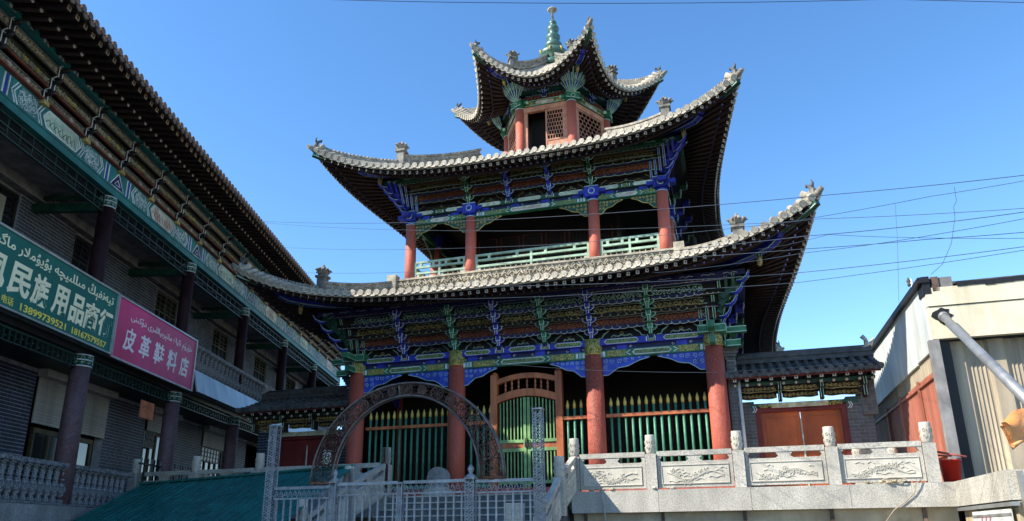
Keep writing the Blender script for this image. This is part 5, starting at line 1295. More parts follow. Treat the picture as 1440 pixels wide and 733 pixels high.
# ---- ground storey
open_g = [(15.2, 16.4), (19.9, 23.6), (26.1, 28.4), (30.9, 33.6), (36, 38.5)]
for a, b_ in openings(open_g, S0, S1_): wall_strip('mortar', a, b_, .78, 4.75, 'joint_dark')
for a, b_ in open_g: wall_strip('lintel', a, b_, 4.45, 4.75, 'black_frame')
bricks(.8, 4.5, lambda z: openings(open_g, 13.0, 34.0), 'brick_navy', 150, lambda s, z: 16.4 < s < 26 and 1.6 < z < 4)
def shutter(a, b_, zb, zt=4.40):
    h_ = MB(); h_.box(a - .05, b_ + .05, WL - .28, WL, zt + .0, zt + .34); o = build(h_, 'shutter_box', ['shutter'], LB)
    n_ = int((zt - zb) / .085)
    sl_ = MB(); sl_.prism([(0, 0), (.018, .02), (.018, .06), (0, .082)], (a, WL - .03, 0), (0, -1, 0), (0, 0, 1), (1, 0, 0), b_ - a); sm_ = sl_.mesh('slat', M('shutter'))
    for i in range(n_): put('slat', sm_, o, (0, 0, zb + i * .085))
    bb = MB(); bb.box(a, b_, WL - .028, WL - .015, zb, zt); build(bb, 'shutter_backing', ['blind'], o)
shutter(19.95, 23.55, 3.10); shutter(26.2, 28.3, 3.75); shutter(30.95, 33.5, 3.75); shutter(15.25, 16.35, 3.7)
for (a, b_, zt) in ((20.3, 23.2, 3.1), (26.3, 28.2, 3.9), (31.1, 33.4, 3.9)):
    f_ = MB(); n_ = 4
    f_.box(a, b_, WL + .10, WL + .2, zt - .22, zt - .08)
    for q in range(n_ + 1): x = a + (b_ - a - .08) * q / n_; f_.box(x, x + .08, WL + .10, WL + .2, .8, zt - .22)
    f_.box(a, b_, WL + .12, WL + .18, 1.9, 1.96)
    o = build(f_, 'door_frame', ['yellow_frame'], LB)
    for q in range(n_): x = a + .08 + (b_ - a - .08) * q / n_; p_ = MB(); p_.box(x, x + (b_ - a - .08) / n_ - .08, WL + .15, WL + .16, .8, zt - .22); build(p_, 'pane', ['glass'], o)
    if a > 25:
        p_ = MB(); p_.box(a - .05, a + .65 if a < 30 else a + 1.9, WL + .06, WL + .07, 3.15, 3.75); build(p_, 'bright_pane', ['pane_light'], o)
        l_ = MB(); xe = a + .6 if a < 30 else a + 1.85
        for q in range(7): x = a + (xe - a) * q / 6; l_.box(x - .02, x + .02, WL + .03, WL + .05, 3.15, 3.75)
        for q in range(4): z = 3.17 + .18 * q; l_.box(a - .05, xe + .05, WL + .02, WL + .04, z, z + .03)
        build(l_, 'lattice', ['black_frame'], o)
# lattice strip under the lower beam
for k in range(-1, 4):
    a = C0 + BAY * k + .25; L_ = BAY - .5; h_ = MB(); h_.box(a, a + L_, -.03, .03, 4.24, 4.27); h_.box(a, a + L_, -.03, .03, 4.52, 4.57)
    for q in range(25): x = a + L_ * q / 24; h_.box(x - .012, x + .012, -.02, .02, 4.27, 4.52); h_.box(x, min(x + .11, a + L_), -.015, .015, 4.36 + .05 * (q % 2), 4.385 + .05 * (q % 2))
    build(h_, 'hanging_lattice', ['lattice_green'], LB)
c_ = MB(); c_.box(S0, S1_, .0, 2.06, 4.60, 4.61)
# metal bar fence on the veranda beyond the stone balustrade
T = lthing('bar_fence', 'dark metal bar fence on the veranda between the columns, left of the small side gate', 'fence', 27, 0, .8)
for i in range(58): b_ = MB(); x = 22.2 + i * .2; b_.box(x - .018, x + .018, -.02, .02, .8, 2.35); build(b_, 'bar', ['black_frame' if i % 3 else 'slab_gray'], T)
for z in (1.0, 2.15): b_ = MB(); b_.box(22.1, 33.8, -.03, .03, z, z + .05); build(b_, 'rail', ['black_frame'], T)
# chalk scribble on the wall
T = LB; b_ = MB(); rnd = random.Random(4)
for q in range(16):
    x = 23.75 + rnd.uniform(0, 1.5); z = 2.1 + rnd.uniform(0, .8); b_.ribbon([(x, z), (x + rnd.uniform(-.2, .3), z + rnd.uniform(-.2, .2)), (x + rnd.uniform(-.1, .4), z + rnd.uniform(-.3, .3))], (0, WL - .004, 0), (1, 0, 0), (0, 0, 1), (0, -1, 0), .03, .003)
build(b_, 'chalk_marks', ['slab_gray'], LB)
T = lthing('notice', 'small square orange notice hanging by the wall below the pink sign', 'notice', 22.1, 0, 3.5)
b_ = MB(); b_.box(21.68, 22.5, -.02, .0, 3.50, 4.02); build(b_, 'notice_sheet', ['notice_orange'], T)
b_ = MB(); b_.ribbon([(.12, .30), (.3, .38), (.5, .34), (.68, .30), (.55, .2)], *FP(21.68, -.02, 3.5), .035, .006); b_.ribbon([(.3, .38), (.28, .2), (.4, .14), (.3, .08)], *FP(21.68, -.02, 3.5), .03, .006); build(b_, 'notice_marks', ['rust_line'], T)

# ================================================================== SIGNS
FORMS = {'ت': (0xFE95, 0xFE96, 0xFE97, 0xFE98), 'ي': (0xFEF1, 0xFEF2, 0xFEF3, 0xFEF4), 'ە': (0xFEE9, 0xFEEA), 'ن': (0xFEE5, 0xFEE6, 0xFEE7, 0xFEE8), 'ف': (0xFED1, 0xFED2, 0xFED3, 0xFED4),
 'ې': (0xFBE4, 0xFBE5, 0xFBE6, 0xFBE7), 'ڭ': (0xFBD3, 0xFBD4, 0xFBD5, 0xFBD6), 'م': (0xFEE1, 0xFEE2, 0xFEE3, 0xFEE4), 'ى': (0xFEEF, 0xFEF0, 0xFBE8, 0xFBE9), 'ل': (0xFEDD, 0xFEDE, 0xFEDF, 0xFEE0),
 'چ': (0xFB7A, 0xFB7B, 0xFB7C, 0xFB7D), 'ب': (0xFE8F, 0xFE90, 0xFE91, 0xFE92), 'ۇ': (0xFBD7, 0xFBD8), 'ا': (0xFE8D, 0xFE8E), 'ر': (0xFEAD, 0xFEAE), 'گ': (0xFB92, 0xFB93, 0xFB94, 0xFB95),
 'ز': (0xFEAF, 0xFEB0), 'خ': (0xFEA5, 0xFEA6, 0xFEA7, 0xFEA8), 'ئ': (0xFE89, 0xFE8A, 0xFE8B, 0xFE8C), 'غ': (0xFECD, 0xFECE, 0xFECF, 0xFED0), 'د': (0xFEA9, 0xFEAA), 'ك': (0xFED9, 0xFEDA, 0xFEDB, 0xFEDC)}
def shape(t):
    out = []; t = t.replace('لا', '\u0001'); n_ = len(t)
    for i, c in enumerate(t):
        if c == ' ': out.append(' '); continue
        prev = t[i - 1] if i else ' '; nxt = t[i + 1] if i + 1 < n_ else ' '
        pj = prev in FORMS and len(FORMS[prev]) == 4
        if c == '\u0001': out.append(chr(0xFEFC if pj else 0xFEFB)); continue
        F_ = FORMS[c]; nj = nxt != ' ' and len(F_) == 4
        out.append(chr(F_[(3 if nj else 1) if pj else (2 if nj else 0)]))
    return ''.join(out[::-1])
def text(T, txt, x0, x1, z0, z1, w_, mt, name, bold=.0, depth=.008, slant=0.0):
    """flat lettering fitted into the box x0..x1 (along the facade), z0..z1"""
    cu = bpy.data.curves.new('lettering', 'FONT'); cu.body = txt; cu.offset = bold; cu.extrude = .01; cu.resolution_u = 4; cu.shear = slant
    to = bpy.data.objects.new('lettering', cu); COL.objects.link(to); dg = bpy.context.evaluated_depsgraph_get()
    me = bpy.data.meshes.new_from_object(to.evaluated_get(dg)); bpy.data.objects.remove(to)
    xs_ = [v.co.x for v in me.vertices]; ys_ = [v.co.y for v in me.vertices]
    ax, bx, ay, by = min(xs_), max(xs_), min(ys_), max(ys_)
    for v in me.vertices:
        x, y, z = v.co; v.co = (x0 + (x - ax) / (bx - ax) * (x1 - x0), w_ - (depth if z > 0 else .001), z0 + (y - ay) / (by - ay) * (z1 - z0))
    me.name = name; me.materials.clear(); me.materials.append(MATS[mt]); return put(name, me, T)
WS = -.42
T = lthing('shop_sign', 'large teal green shop sign with cream Chinese characters and phone numbers', 'sign', 17, WS, 4.75, 'shop signs hung on the balcony')
b_ = MB(); b_.box(12.5, 18.96, WS, WS + .08, 4.75, 6.48); sg_ = build(b_, 'sign_board', ['sign_green'], T)
b_ = MB(); b_.box(12.5, 18.98, WS - .03, WS, 6.43, 6.48); b_.box(12.5, 18.98, WS - .03, WS, 4.75, 4.79); b_.box(18.93, 18.98, WS - .03, WS, 4.79, 6.43); build(b_, 'sign_frame', ['sign_frame'], T)
text(T, shape('تيەنفېڭ مىللىيچە بۇيۇملار ماگىزىنى'), 13.55, 18.78, 5.96, 6.33, WS, 'letter_cream', 'lettering', .012)
xc = [13.95, 14.78, 15.55, 16.3, 16.98, 17.62, 18.25]
text(T, '天', 13.05, 13.75, 5.10, 5.80, WS, 'letter_cream', 'character', .03)
for c, xx in zip('凤民族用品商行', xc): text(T, c, xx - .02, xx + (.70 if xx < 15 else .60), 5.12, 5.86, WS, 'letter_cream', 'character', .03, slant=.1)
text(T, '电话', 14.68, 15.05, 4.86, 5.04, WS, 'letter_yellow', 'lettering', .01); text(T, '13899739521', 15.28, 16.95, 4.85, 5.02, WS, 'letter_yellow', 'lettering', .02); text(T, '18167579557', 17.2, 18.72, 4.85, 5.02, WS, 'letter_yellow', 'lettering', .02)
T = lthing('shop_sign', 'pink shop sign with white Chinese characters, hung beside the green sign', 'sign', 21.5, WS, 4.72, 'shop signs hung on the balcony')
for i in range(3): b_ = MB(); b_.box(19.03 + i * 1.653, 19.03 + (i + 1) * 1.653 - .002, WS, WS + .08, 4.72, 6.46); build(b_, 'sign_panel', ['sign_pink'], T)
b_ = MB(); b_.box(19.0, 24.02, WS - .03, WS, 6.42, 6.47); b_.box(19.0, 24.02, WS - .03, WS, 4.70, 4.75); b_.box(23.97, 24.02, WS - .03, WS, 4.75, 6.42); b_.box(19.0, 19.05, WS - .03, WS, 4.75, 6.42); build(b_, 'sign_frame', ['sign_frame'], T)
text(T, shape('خۇرۇم ئاياغ ماتېرىياللىرى دۇكىنى'), 19.75, 23.7, 5.86, 6.16, WS, 'letter_white', 'lettering', .004)
for i, c in enumerate('皮革鞋料店'): text(T, c, 19.52 + i * .86, 20.14 + i * .86, 5.05, 5.72, WS, 'letter_white', 'character', .022, slant=.1)

# ================================================================== TEAL STALL ROOF
T = pthing('stall_roof', 'teal ribbed sheet roof of a street stall below the left end of the terrace', 'stall roof', -6, -7, -1.6)
A_ = Vector((-9.1, -6.0, 1.40)); B_ = Vector((-2.75, -6.0, 1.66)); dn = Vector((0, -4.6, -2.22))
n_ = 14
for i in range(n_):
    a, b_ = A_.lerp(B_, i / n_), A_.lerp(B_, (i + 1) / n_); s_ = MB(); th_ = Vector((0, 0, -.02))
    q = [a, b_ - (b_ - a) * .02, b_ - (b_ - a) * .02 + dn, a + dn]; s_.v += q + [v_ + th_ for v_ in q]; s_.face((0, 3, 2, 1)); s_.face((4, 5, 6, 7))
    for k in range(4): s_.face((k, (k + 1) % 4, 4 + (k + 1) % 4, 4 + k))
    s_.bar(a + Vector((0, 0, .012)), a + dn + Vector((0, 0, .012)), .045, .03)
    m_ = a.lerp(b_, .5); s_.bar(m_ + Vector((0, 0, .008)), m_ + dn + Vector((0, 0, .008)), .03, .02)
    build(s_, 'roof_sheet', ['teal_sheet'], T)
b_ = MB(); b_.bar(A_ + Vector((-.05, 0, .03)), B_ + Vector((0, 0, .03)), .16, .05); build(b_, 'ridge_cap', ['teal_sheet'], T)
b_ = MB(); b_.bar(A_ + Vector((-.02, 0, -.05)), A_ + dn + Vector((-.02, 0, -.05)), .05, .12); build(b_, 'edge_trim', ['deep_green'], T)
for q in (0, .5, 1): p = A_.lerp(B_, q) + Vector((0, -.1, -.05)); b_ = MB(); b_.bar(p, Vector((p.x, p.y, -1.6)), .08, .08); build(b_, 'post', ['pole_gray'], T)

# ================================================================== METAL FENCE WITH ARCH
FY = -10.0
T = pthing('metal_fence', 'pale grey metal fence with scrollwork band and lattice posts at the foot of the steps', 'fence', .3, FY, -1.6)
def lattice_post(x, w_, z0, z1, knob=False, nm='lattice_post'):
    mb = MB(); h = w_ / 2
    for sx_ in (-1, 1):
        for sy_ in (-1, 1): mb.box(*sorted((x + sx_ * h, x + sx_ * (h - .018))), *sorted((FY + sy_ * h, FY + sy_ * (h - .018))), z0, z1)
    st = w_ * .62; n_ = int((z1 - z0) / st)
    for i in range(n_):
        z = z0 + i * st
        for sy_ in (-1, 1):
            y = FY + sy_ * (h - .006)
            mb.bar((x - h, y, z), (x + h, y, z + st), .016, .012, Vector((0, 1, 0))); mb.bar((x + h, y, z), (x - h, y, z + st), .016, .012, Vector((0, 1, 0)))
            mb.bar((x - h, y, z + st / 2), (x, y, z + st), .013, .012, Vector((0, 1, 0))); mb.bar((x, y, z), (x + h, y, z + st / 2), .013, .012, Vector((0, 1, 0)))
    mb.box(x - h - .01, x + h + .01, FY - h - .01, FY + h + .01, z1, z1 + .025)
    if knob: mb.lathe([(h * 1.3, z1 + .025), (h * 1.3, z1 + .05), (h * .6, z1 + .09), (h * .35, z1 + .11), (h * .65, z1 + .15), (h * .7, z1 + .19), (h * .4, z1 + .24), (.01, z1 + .26)], (x, FY, 0), 12)
    return build(mb, nm, ['fence_metal'], T)
lattice_post(-2.32, .17, -1.6, 2.10); lattice_post(3.04, .17, -1.6, 2.13); lattice_post(1.78, .17, -1.6, .96, True); lattice_post(-.94, .14, -1.6, .97, True); lattice_post(.42, .11, -1.6, .92)
def fence_panel(x0, x1, ztop, n_):
    mb = MB(); mb.box(x0, x1, FY - .025, FY + .025, ztop - .055, ztop); build(mb, 'top_rail', ['fence_metal'], T)
    mb = MB(); mb.box(x0, x1, FY - .02, FY + .02, ztop - .24, ztop - .21)
    for q in range(int((x1 - x0) / .1)):
        x = x0 + .05 + q * .1
        mb.ribbon(spiral(0, 0, .048, -pi / 2 if q % 2 else pi / 2, 1.1, 1 if q % 2 else -1, 9), (x, FY, ztop - .135), (1, 0, 0), (0, 0, 1), (0, -1, 0), .014, .014)
        mb.ribbon([(-.05, -.07), (0, .07), (.05, -.07)], (x, FY, ztop - .135), (1, 0, 0), (0, 0, 1), (0, -1, 0), .010, .012)
    build(mb, 'scroll_band', ['fence_metal'], T)
    b_ = MB(); b_.box(-.014, .014, -.014, .014, -1.5, -.24); bm_ = b_.mesh('bar', M('fence_metal'))
    for q in range(n_): put('bar', bm_, T, (x0 + (x1 - x0) * (q + .5) / n_, FY, ztop))
    for zz in (.95,): mb = MB(); mb.box(x0, x1, FY - .012, FY + .012, ztop - zz - .012, ztop - zz + .012); build(mb, 'cross_rail', ['fence_metal'], T)
fence_panel(-2.23, -1.01, .93, 8); fence_panel(-.87, .36, .97, 8); fence_panel(.48, 1.69, .97, 8); fence_panel(1.87, 2.95, .95, 7)
# arch over the gate
T = pthing('metal_arch', 'rusty dark metal arch with round scroll medallions standing on the fence', 'arch', .5, FY, .95)
AC, ZC = .49, .98; RO, HO, RI, HI = 1.92, 1.80, 1.47, 1.56
def arcp(rx, rz_, a): return (AC + rx * math.cos(a), FY, ZC + rz_ * math.sin(a))
for rx, hz, nm in ((RO, HO, 'outer_rim'), (RI, HI, 'inner_rim')):
    b_ = MB()
    for dy in (-.05, .05): b_.tube([(p[0], p[1] + dy, p[2]) for p in [arcp(rx, hz, pi * q / 40) for q in range(41)]], .02, 6)
    build(b_, nm, ['arch_edge'], T)
N_ = 17
for i in range(N_):
    a = pi * (i + .5) / N_; c = arcp((RO + RI) / 2, (HO + HI) / 2, a); th_ = math.hypot((RO - RI) * math.cos(a), (HO - HI) * math.sin(a)) / 2
    b_ = MB(); big = i % 2 == 0; r_ = th_ * (.86 if big else .62); P = (c, (1, 0, 0), (0, 0, 1), (0, -1, 0))
    nn = 22; b_.ribbon([(r_ * math.cos(2 * pi * q / nn), r_ * math.sin(2 * pi * q / nn)) for q in range(nn + 1)], *P, .026, .03)
    if big:
        b_.ribbon([(r_ * .45 * math.cos(2 * pi * q / 12), r_ * .45 * math.sin(2 * pi * q / 12)) for q in range(13)], *P, .014, .02)
        for q in range(8): t_ = q * pi / 4; b_.ribbon(spiral(r_ * .72 * math.cos(t_), r_ * .72 * math.sin(t_), r_ * .22, t_, 1, 1, 6), *P, .015, .02); b_.ribbon([(0, 0), (r_ * .45 * math.cos(t_), r_ * .45 * math.sin(t_))], *P, .014, .02)
    else:
        for q in range(5): t_ = q * 2 * pi / 5; b_.ribbon(spiral(r_ * .5 * math.cos(t_), r_ * .5 * math.sin(t_), r_ * .42, t_, 1.3, 1, 8), *P, .017, .02)
    build(b_, 'medallion', ['arch_metal'], T)
    b_ = MB()   # scrollwork filling the gaps on either side
    for dd in (-.5, -.3, .3, .5):
        a2 = a + dd * pi / N_
        for f_ in (.14, .5, .86):
            if abs(dd) < .4 and .2 < f_ < .8: continue
            p = arcp(RI + (RO - RI) * f_, HI + (HO - HI) * f_, a2); b_.ribbon(spiral(0, 0, .05, a2 * 3 + f_ * 9, 1.3, 1, 8), p, (1, 0, 0), (0, 0, 1), (0, -1, 0), .015, .02)
    build(b_, 'scrollwork', ['arch_metal'], T, kind='stuff')
for sg in (-1, 1): b_ = MB(); b_.box(*sorted((AC + sg * (RI - .03), AC + sg * (RO + .03))), FY - .05, FY + .05, .955, 1.0); build(b_, 'foot_plate', ['rusty_metal'], T)
b_ = MB(); p1, p2 = arcp(RI, HI, 1.66), arcp(RO, HO, 1.66); b_.bar(p1, p2, .03, .05, Vector((0, 1, 0))); build(b_, 'strut', ['arch_edge'], T)

# ================================================================== SHED ON THE RIGHT
SX = 11.2; SYF = -3.3
T = pthing('market_shed', 'corrugated shed with cream fascia, white side sheet and red sheet wall at the right edge', 'shed', 14, 0, -1.6)
# side: white sheets above, red corrugated below
for i in range(5):
    y0 = SYF + .12 + i * 1.68; b_ = MB(); zlow = [4.20, 4.16, 4.14, 4.12, 4.1][i]
    b_.box(SX - .03, SX + .03, y0, y0 + 1.66, zlow, 5.86); build(b_, 'white_sheet', ['white_sheet'], T)
def corr(y0, y1, z0, z1, pitch, x, amp=.03, axis='y'):
    mb = MB(); n_ = int((y1 - y0) / pitch); prof_ = []
    for i in range(n_):
        u = y0 + i * pitch; prof_ += [(u, 0), (u + pitch * .42, 0), (u + pitch * .5, amp), (u + pitch * .92, amp)]
    prof_.append((y1, 0)); b = len(mb.v)
    for (u, a) in prof_:
        for z in (z0, z1): mb.v.append(Vector((x - a, u, z)) if axis == 'y' else Vector((u, x - a, z)))
    for i in range(len(prof_) - 1): q = b + 2 * i; mb.face((q, q + 2, q + 3, q + 1))
    return mb
build(corr(SYF + .1, 7.5, 1.0, 3.72, .16, SX, .03), 'red_corrugated_sheet', ['red_sheet'], T)
build(corr(SYF + .1, 8.0, 3.70, 4.30, .16, SX + .06, .03), 'brown_corrugated_strip', ['corrugated'], T)
for y in (-1.4, .9, 3.0): b_ = MB(); b_.box(SX - .09, SX - .035, y, y + .08, 1.0, 3.75); build(b_, 'red_post', ['red_sheet'], T)
for z in (1.7, 3.55): b_ = MB(); b_.box(SX - .08, SX - .032, SYF + .1, 5.5, z, z + .07); build(b_, 'red_rail', ['red_sheet'], T)
b_ = MB(); b_.box(SX - .12, SX + .1, SYF - .05, SYF + .14, .9, 4.4); build(b_, 'corner_post', ['slab_gray'], T)
b_ = MB(); b_.prism([(SYF - .1, 5.84), (8.2, 5.84), (8.2, 5.98), (SYF - .1, 5.98)], (SX - .14, 0, 0), (0, 1, 0), (0, 0, 1), (1, 0, 0), .25); build(b_, 'roof_edge', ['black_frame'], T)
b_ = MB(); b_.prism([(SX - .1, 5.86), (30, 5.86), (30, 6.0), (SX - .1, 5.92)], (0, SYF + .3, 0), (1, 0, 0), (0, 0, 1), (0, 1, 0), 8.3); build(b_, 'roof', ['tile_dark'], T)
for i in range(4):
    x = SX - .02 + i * 3.4; b_ = MB(); b_.mi = 0; b_.box(x + .003, x + 3.397, SYF - .02, SYF + .16, 4.42, 5.22); b_.box(x + .003, x + 3.397, SYF - .05, SYF + .16, 5.24, 5.70); b_.mi = 1; b_.box(x, x + 3.4, SYF + .02, SYF + .1, 5.22, 5.24)
    build(b_, 'fascia_board', ['cream_board', 'black_frame'], T)
b_ = MB()
rnd = random.Random(8)
for i in range(60):   # ragged bitumen edge along the fascia top
    x = SX + .7 + i * .2; b_.box(x, x + .205, SYF - .07, SYF + .2, 5.69 - rnd.uniform(0, .04), 5.78 + .02 * rnd.random())
build(b_, 'bitumen_edge', ['black_frame'], T)
b_ = MB(); b_.box(SX - .06, SX + .12, SYF - .06, SYF + .4, 5.55, 6.0); b_.mi = 1; b_.box(SX + .16, SX + .32, SYF - .05, SYF + .5, 5.6, 5.98); b_.mi = 2; b_.box(SX + .34, SX + .62, SYF - .02, SYF + .6, 5.62, 5.96); build(b_, 'parapet_stub', ['black_frame', 'tile_left', 'slab_gray'], T)
for q, (dx, dz) in enumerate(((-.25, .12), (-.12, .25))):
    b_ = MB(); b_.lathe([(.03, 0), (.05, .05), (.025, .08), (.055, .13), (.02, .2), (.01, .24)], (SX + dx, SYF + .3 + q * .25, 5.86 + dz * .3), 8); build(b_, 'insulator', ['white_line' if q else 'tile_dark'], T)
# front: broad corrugated panels under the fascia
n_ = 30; cm_ = corr(0, .84, -1.6, 4.40, .84, 0, .07, 'x'); 
def fpanel():
    mb = MB(); pr = [(0, 0), (.32, 0), (.40, .09)]
    for k in range(4): pr += [(.42 + k * .09, .09), (.46 + k * .09, .065), (.49 + k * .09, .09)]
    pr += [(.80, .09), (.86, 0)]; b = 0
    for (u, a) in pr:
        for z in (-1.6, 4.41): mb.v.append(Vector((u, a, z)))
    for i in range(len(pr) - 1): q = 2 * i; mb.face((q, q + 2, q + 3, q + 1))
    return mb
fm = fpanel().mesh('corrugated_panel', M('corrugated'))
for i in range(15): put('corrugated_panel', fm, T, (SX + .36 + i * .86, SYF + .35, 0))
b_ = MB(); b_.box(SX + .1, SX + .36, SYF + .14, SYF + .5, -1.6, 4.4); build(b_, 'dark_gap', ['black_frame'], T)
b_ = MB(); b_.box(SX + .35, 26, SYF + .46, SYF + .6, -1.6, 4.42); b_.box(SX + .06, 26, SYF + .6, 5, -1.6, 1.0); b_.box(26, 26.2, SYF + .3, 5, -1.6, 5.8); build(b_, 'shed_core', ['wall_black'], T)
# hole in the fascia where the pole passes, and the pole
pa = Vector((11.47, SYF - .05, 4.98))
wp = pw(*pa); wq = at(1478, 596, 9.8)
dv = (wq - wp).normalized()
T = thing('leaning_pole', 'thick pale grey metal pole slanting out from the cream fascia towards the lower right', 'pole', wp, 0, (0, 0, 0))
b_ = MB(); b_.tube([Vector((0, 0, 0)) - dv * .3, (wq - wp)], .088, 18); b_.tube([Vector((0, 0, 0)) + dv * .1, dv * .28], .115, 18); build(b_, 'pipe', ['pole_gray'], T)
T = pthing('broken_hole', 'dark ragged hole broken through the cream fascia around the pole', 'hole', 11.47, SYF - .05, 4.98)
b_ = MB(); rnd = random.Random(2); pts = [((.20 + rnd.uniform(-.05, .05)) * math.cos(a * pi / 8), (.20 + rnd.uniform(-.05, .05)) * math.sin(a * pi / 8)) for a in range(16)]
b_.prism(pts, (11.47, SYF - .021, 4.98), (1, 0, 0), (0, 0, 1), (0, -1, 0), .012); build(b_, 'hole_edge', ['black_frame'], T)
# orange canopy corner
T = thing('orange_canopy', 'faded orange cloth canopy corner reaching in from the right edge', 'canopy', at(1425, 605, 12), 0, at(1425, 605, 12))
b_ = MB(); P0_ = [at(1406, 595, 12.0), at(1424, 626, 12.05), at(1470, 604, 12.3), at(1530, 590, 12.5)]; Q0_ = [at(1407, 592, 12.1), at(1440, 572, 12.6), at(1480, 560, 12.9), at(1540, 540, 13.2)]
n_, m_ = 18, 6
def bez(P, t):
    i = min(int(t * 3), 2); f_ = t * 3 - i; return P[i].lerp(P[i + 1], f_)
for i in range(n_ + 1):
    t = i / n_; a, c = bez(P0_, t), bez(Q0_, t)
    for j in range(m_ + 1): u = j / m_; p = a.lerp(c, u); p += Vector((.02 * math.sin(9 * t * u + 2), -.25 * math.sin(pi * u) * .5, .035 * math.sin(t * 16 + u * 5) - .05 * math.sin(pi * u))); b_.v.append(p)
for i in range(n_):
    for j in range(m_): q = i * (m_ + 1) + j; b_.face((q, q + m_ + 1, q + m_ + 2, q + 1), True)
nb_ = len(b_.v); b_.v += [v_ + Vector((0, .05, -.05)) for v_ in b_.v[:nb_]]
for i in range(n_):
    for j in range(m_): q = nb_ + i * (m_ + 1) + j; b_.face((q, q + 1, q + m_ + 2, q + m_ + 1), True)
o = build(b_, 'cloth', ['orange_cloth'], T, (0, 0, 0))
b_ = MB(); b_.tube([at(1424, 627, 12.05), at(1440, 618, 12.12), at(1475, 604, 12.35), at(1530, 592, 12.5)], .035, 8); build(b_, 'rolled_hem', ['orange_cloth'], T)
# bucket, stick, rubble on the terrace corner
T = pthing('bucket', 'red plastic bucket on the terrace corner behind the last granite post', 'bucket', 10.95, -3.5, 1.02)
b_ = MB(); b_.lathe([(.17, 1.03), (.23, 1.50), (.25, 1.50), (.25, 1.53), (.21, 1.53), (.16, 1.08)], (10.98, -3.6, 0), 18); build(b_, 'pail', ['bucket_red'], T)
T = pthing('stick', 'pink painted stick lying across the red bucket', 'stick', 11.0, -3.7, 1.55)
b_ = MB(); b_.tube([(10.72, -3.7, 1.72), (11.25, -3.95, 1.56)], .025, 6); b_.tube([(10.70, -3.7, 1.64), (11.0, -3.8, 1.60)], .02, 6); build(b_, 'rod', ['plinth_red'], T)
rnd = random.Random(6)
def rubble(lab, X, Y, z, n_, sp, mt):
    T = pthing('rubble', lab, 'rubble', X, Y, z); 
    for i in range(n_):
        b_ = MB(); c = Vector((X + rnd.uniform(-sp, sp), Y + rnd.uniform(-.06, .06), z + rnd.uniform(.02, .05))); r_ = rnd.uniform(.04, .09)
        b_.lathe([(r_ * .6, -r_ * .4), (r_, -.1 * r_), (r_ * .9, r_ * .3), (r_ * .3, r_ * .5)], c, 6, sm=False); build(b_, 'lump', [mt], T)
rubble('pale cement lumps lying under the second carved panel from the steps', 3.2, -4.08, 1.02, 5, .35, 'cream_wall')
rubble('broken cement lumps at the foot of the third granite post', 4.6, -4.08, 1.02, 4, .25, 'granite')
rubble('white rubble heap at the foot of the fourth carved panel', 9.6, -4.08, 1.02, 7, .5, 'cream_wall')
T = pthing('coiled_cord', 'pale cord looped over the terrace edge below the last carved panel', 'cord', 9.9, -4.1, 1.0)
b_ = MB(); b_.tube([(10.25, -4.15, 1.1), (10.1, -4.2, 1.0), (10.05, -4.16, .8), (9.85, -4.15, .62), (9.6, -4.15, .45), (9.4, -4.15, .2)], .012, 5)
b_.tube([(9.7 + .25 * math.cos(a * .5), -4.15 + .03 * math.sin(a), 1.09 + .05 * math.sin(a * .5)) for a in range(14)], .015, 5); build(b_, 'cord', ['rope'], T)
T = pthing('downpipe', 'thin pale conduit running down the granite edge near the steps', 'pipe', 3.2, -4.2, -1.6)
b_ = MB(); b_.tube([(3.12, -4.16, 1.02), (3.22, -4.16, -.2), (3.24, -4.16, -1.6)], .02, 6); build(b_, 'conduit', ['granite'], T)

# ================================================================== OVERHEAD WIRES
def wire(lab, pts, r=.008, mt='wire', n_=14, cat='wire', group='thin overhead wires crossing the street'):
    """pts: (px, py, distance) samples used to find the real span"""
    W = [at(*p) for p in pts]
    if pts[-1][0] > 1400 or pts[0][0] == 330: W.append(W[-1] + (W[-1] - W[-2]).normalized() * 45)   # runs on beyond the street
    if pts[0][0] == 330: W.insert(0, W[0] + (W[0] - W[1]).normalized() * 45)
    o0 = W[0].copy(); b_ = MB(); path = []
    for a, c in zip(W[:-1], W[1:]):
        for i in range(n_): t = i / n_; p = a.lerp(c, t); p.z -= 4 * .06 * t * (1 - t) * min(c - a, c - a, key=lambda v_: v_.length).length / 10 if (c - a).length < 40 else 4 * .5 * t * (1 - t); path.append(p - o0)
    path.append(W[-1] - o0); b_.tube(path, r * .72, 5, cap=False)
    o = build(b_, 'overhead_wire', [mt], None, o0); tag(o, lab, cat, group); return o
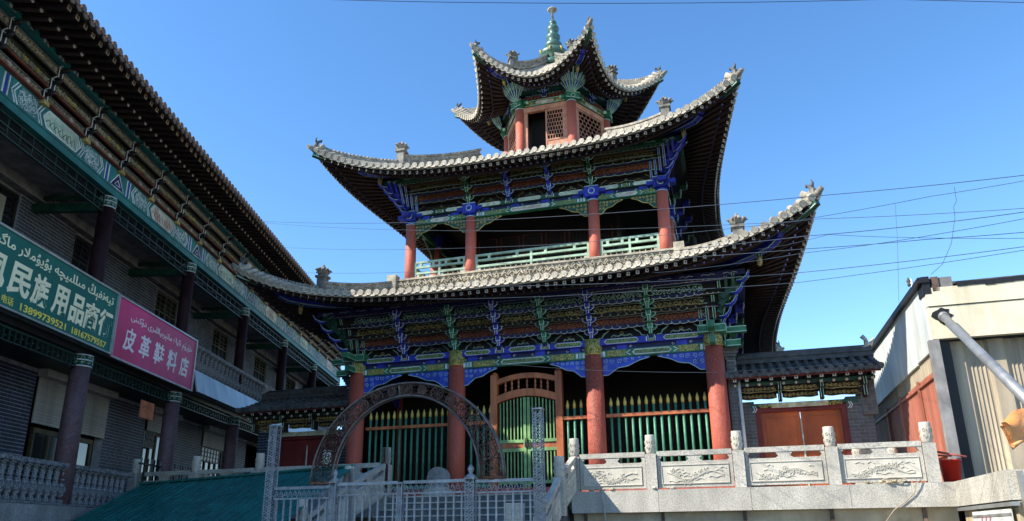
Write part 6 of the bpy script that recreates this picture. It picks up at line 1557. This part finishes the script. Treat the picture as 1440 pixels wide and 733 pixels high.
WR = [('topmost wire crossing the whole sky above the tower finial', [(330, -6, 13), (700, 4, 13), (1250, -1, 13)], .010),
 ('wire from the far shop roof past the middle columns to the upper right edge', [(365, 311, 28), (700, 309, 16), (1155, 275, 12), (1470, 243, 10)], .009),
 ('second wire leaving the shop roof just under the first', [(367, 313, 28), (700, 325, 17), (1110, 312, 13), (1310, 276, 12), (1470, 249, 11)], .007),
 ('wire passing just below the right eave tip towards the right edge', [(398, 348, 30), (760, 345, 16), (1150, 308, 12.5), (1470, 291, 10)], .007),
 ('wire crossing the right eave and climbing to the right edge', [(700, 371, 23.6), (1135, 332, 12), (1300, 316, 11), (1470, 294, 10)], .009),
 ('wire that dips across the others beyond the right eave', [(1050, 352, 20.5), (1165, 330, 12), (1270, 334, 11.5), (1470, 335, 10.5)], .006),
 ('wire crossing the carved brackets towards the right edge', [(418, 383, 33), (760, 372, 16), (1135, 350, 12), (1300, 337, 11.2), (1470, 324, 10.5)], .008),
 ('thin wire rising steeply to the right edge below the eave tip', [(900, 385, 21.0), (1130, 356, 12), (1260, 339, 11.3), (1470, 302, 10.5)], .007),
 ('lower wire of the close pair, passing above the small gate', [(560, 420, 23), (900, 410, 14), (1118, 398, 12.3), (1470, 347, 10)], .007),
 ('upper wire of the close pair right of the tower', [(540, 400, 22.4), (850, 399, 14), (1120, 384, 12.3), (1470, 343, 10)], .008),
 ('sagging wire hanging in front of the right bay of pickets', [(640, 505, 23.5), (820, 520, 21), (1000, 524, 19), (1222, 508, 18.6)], .007),
 ('slack cable slanting down over the left bracket boards', [(400, 411, 23), (480, 434, 23), (590, 487, 23), (700, 500, 23)], .007)]
for lab, pts, r in WR: wire(lab, pts, r, 'wire')
wire('straight wire hanging down from the overhead wires left of the shed', [(1259, 287, 11.6), (1262, 340, 11.6), (1264, 425, 11.6)], .005, 'wire_dim', 6, 'wire', 'loose wires hanging from the span')
wire('crooked loose wire hanging down to the shed roof corner', [(1342, 263, 11.4), (1345, 283, 11.4), (1341, 291, 11.4), (1343, 305, 11.4), (1338, 342, 11.4), (1325, 372, 11.4), (1309, 386, 11.4)], .006, 'wire', 4, 'wire', 'loose wires hanging from the span')
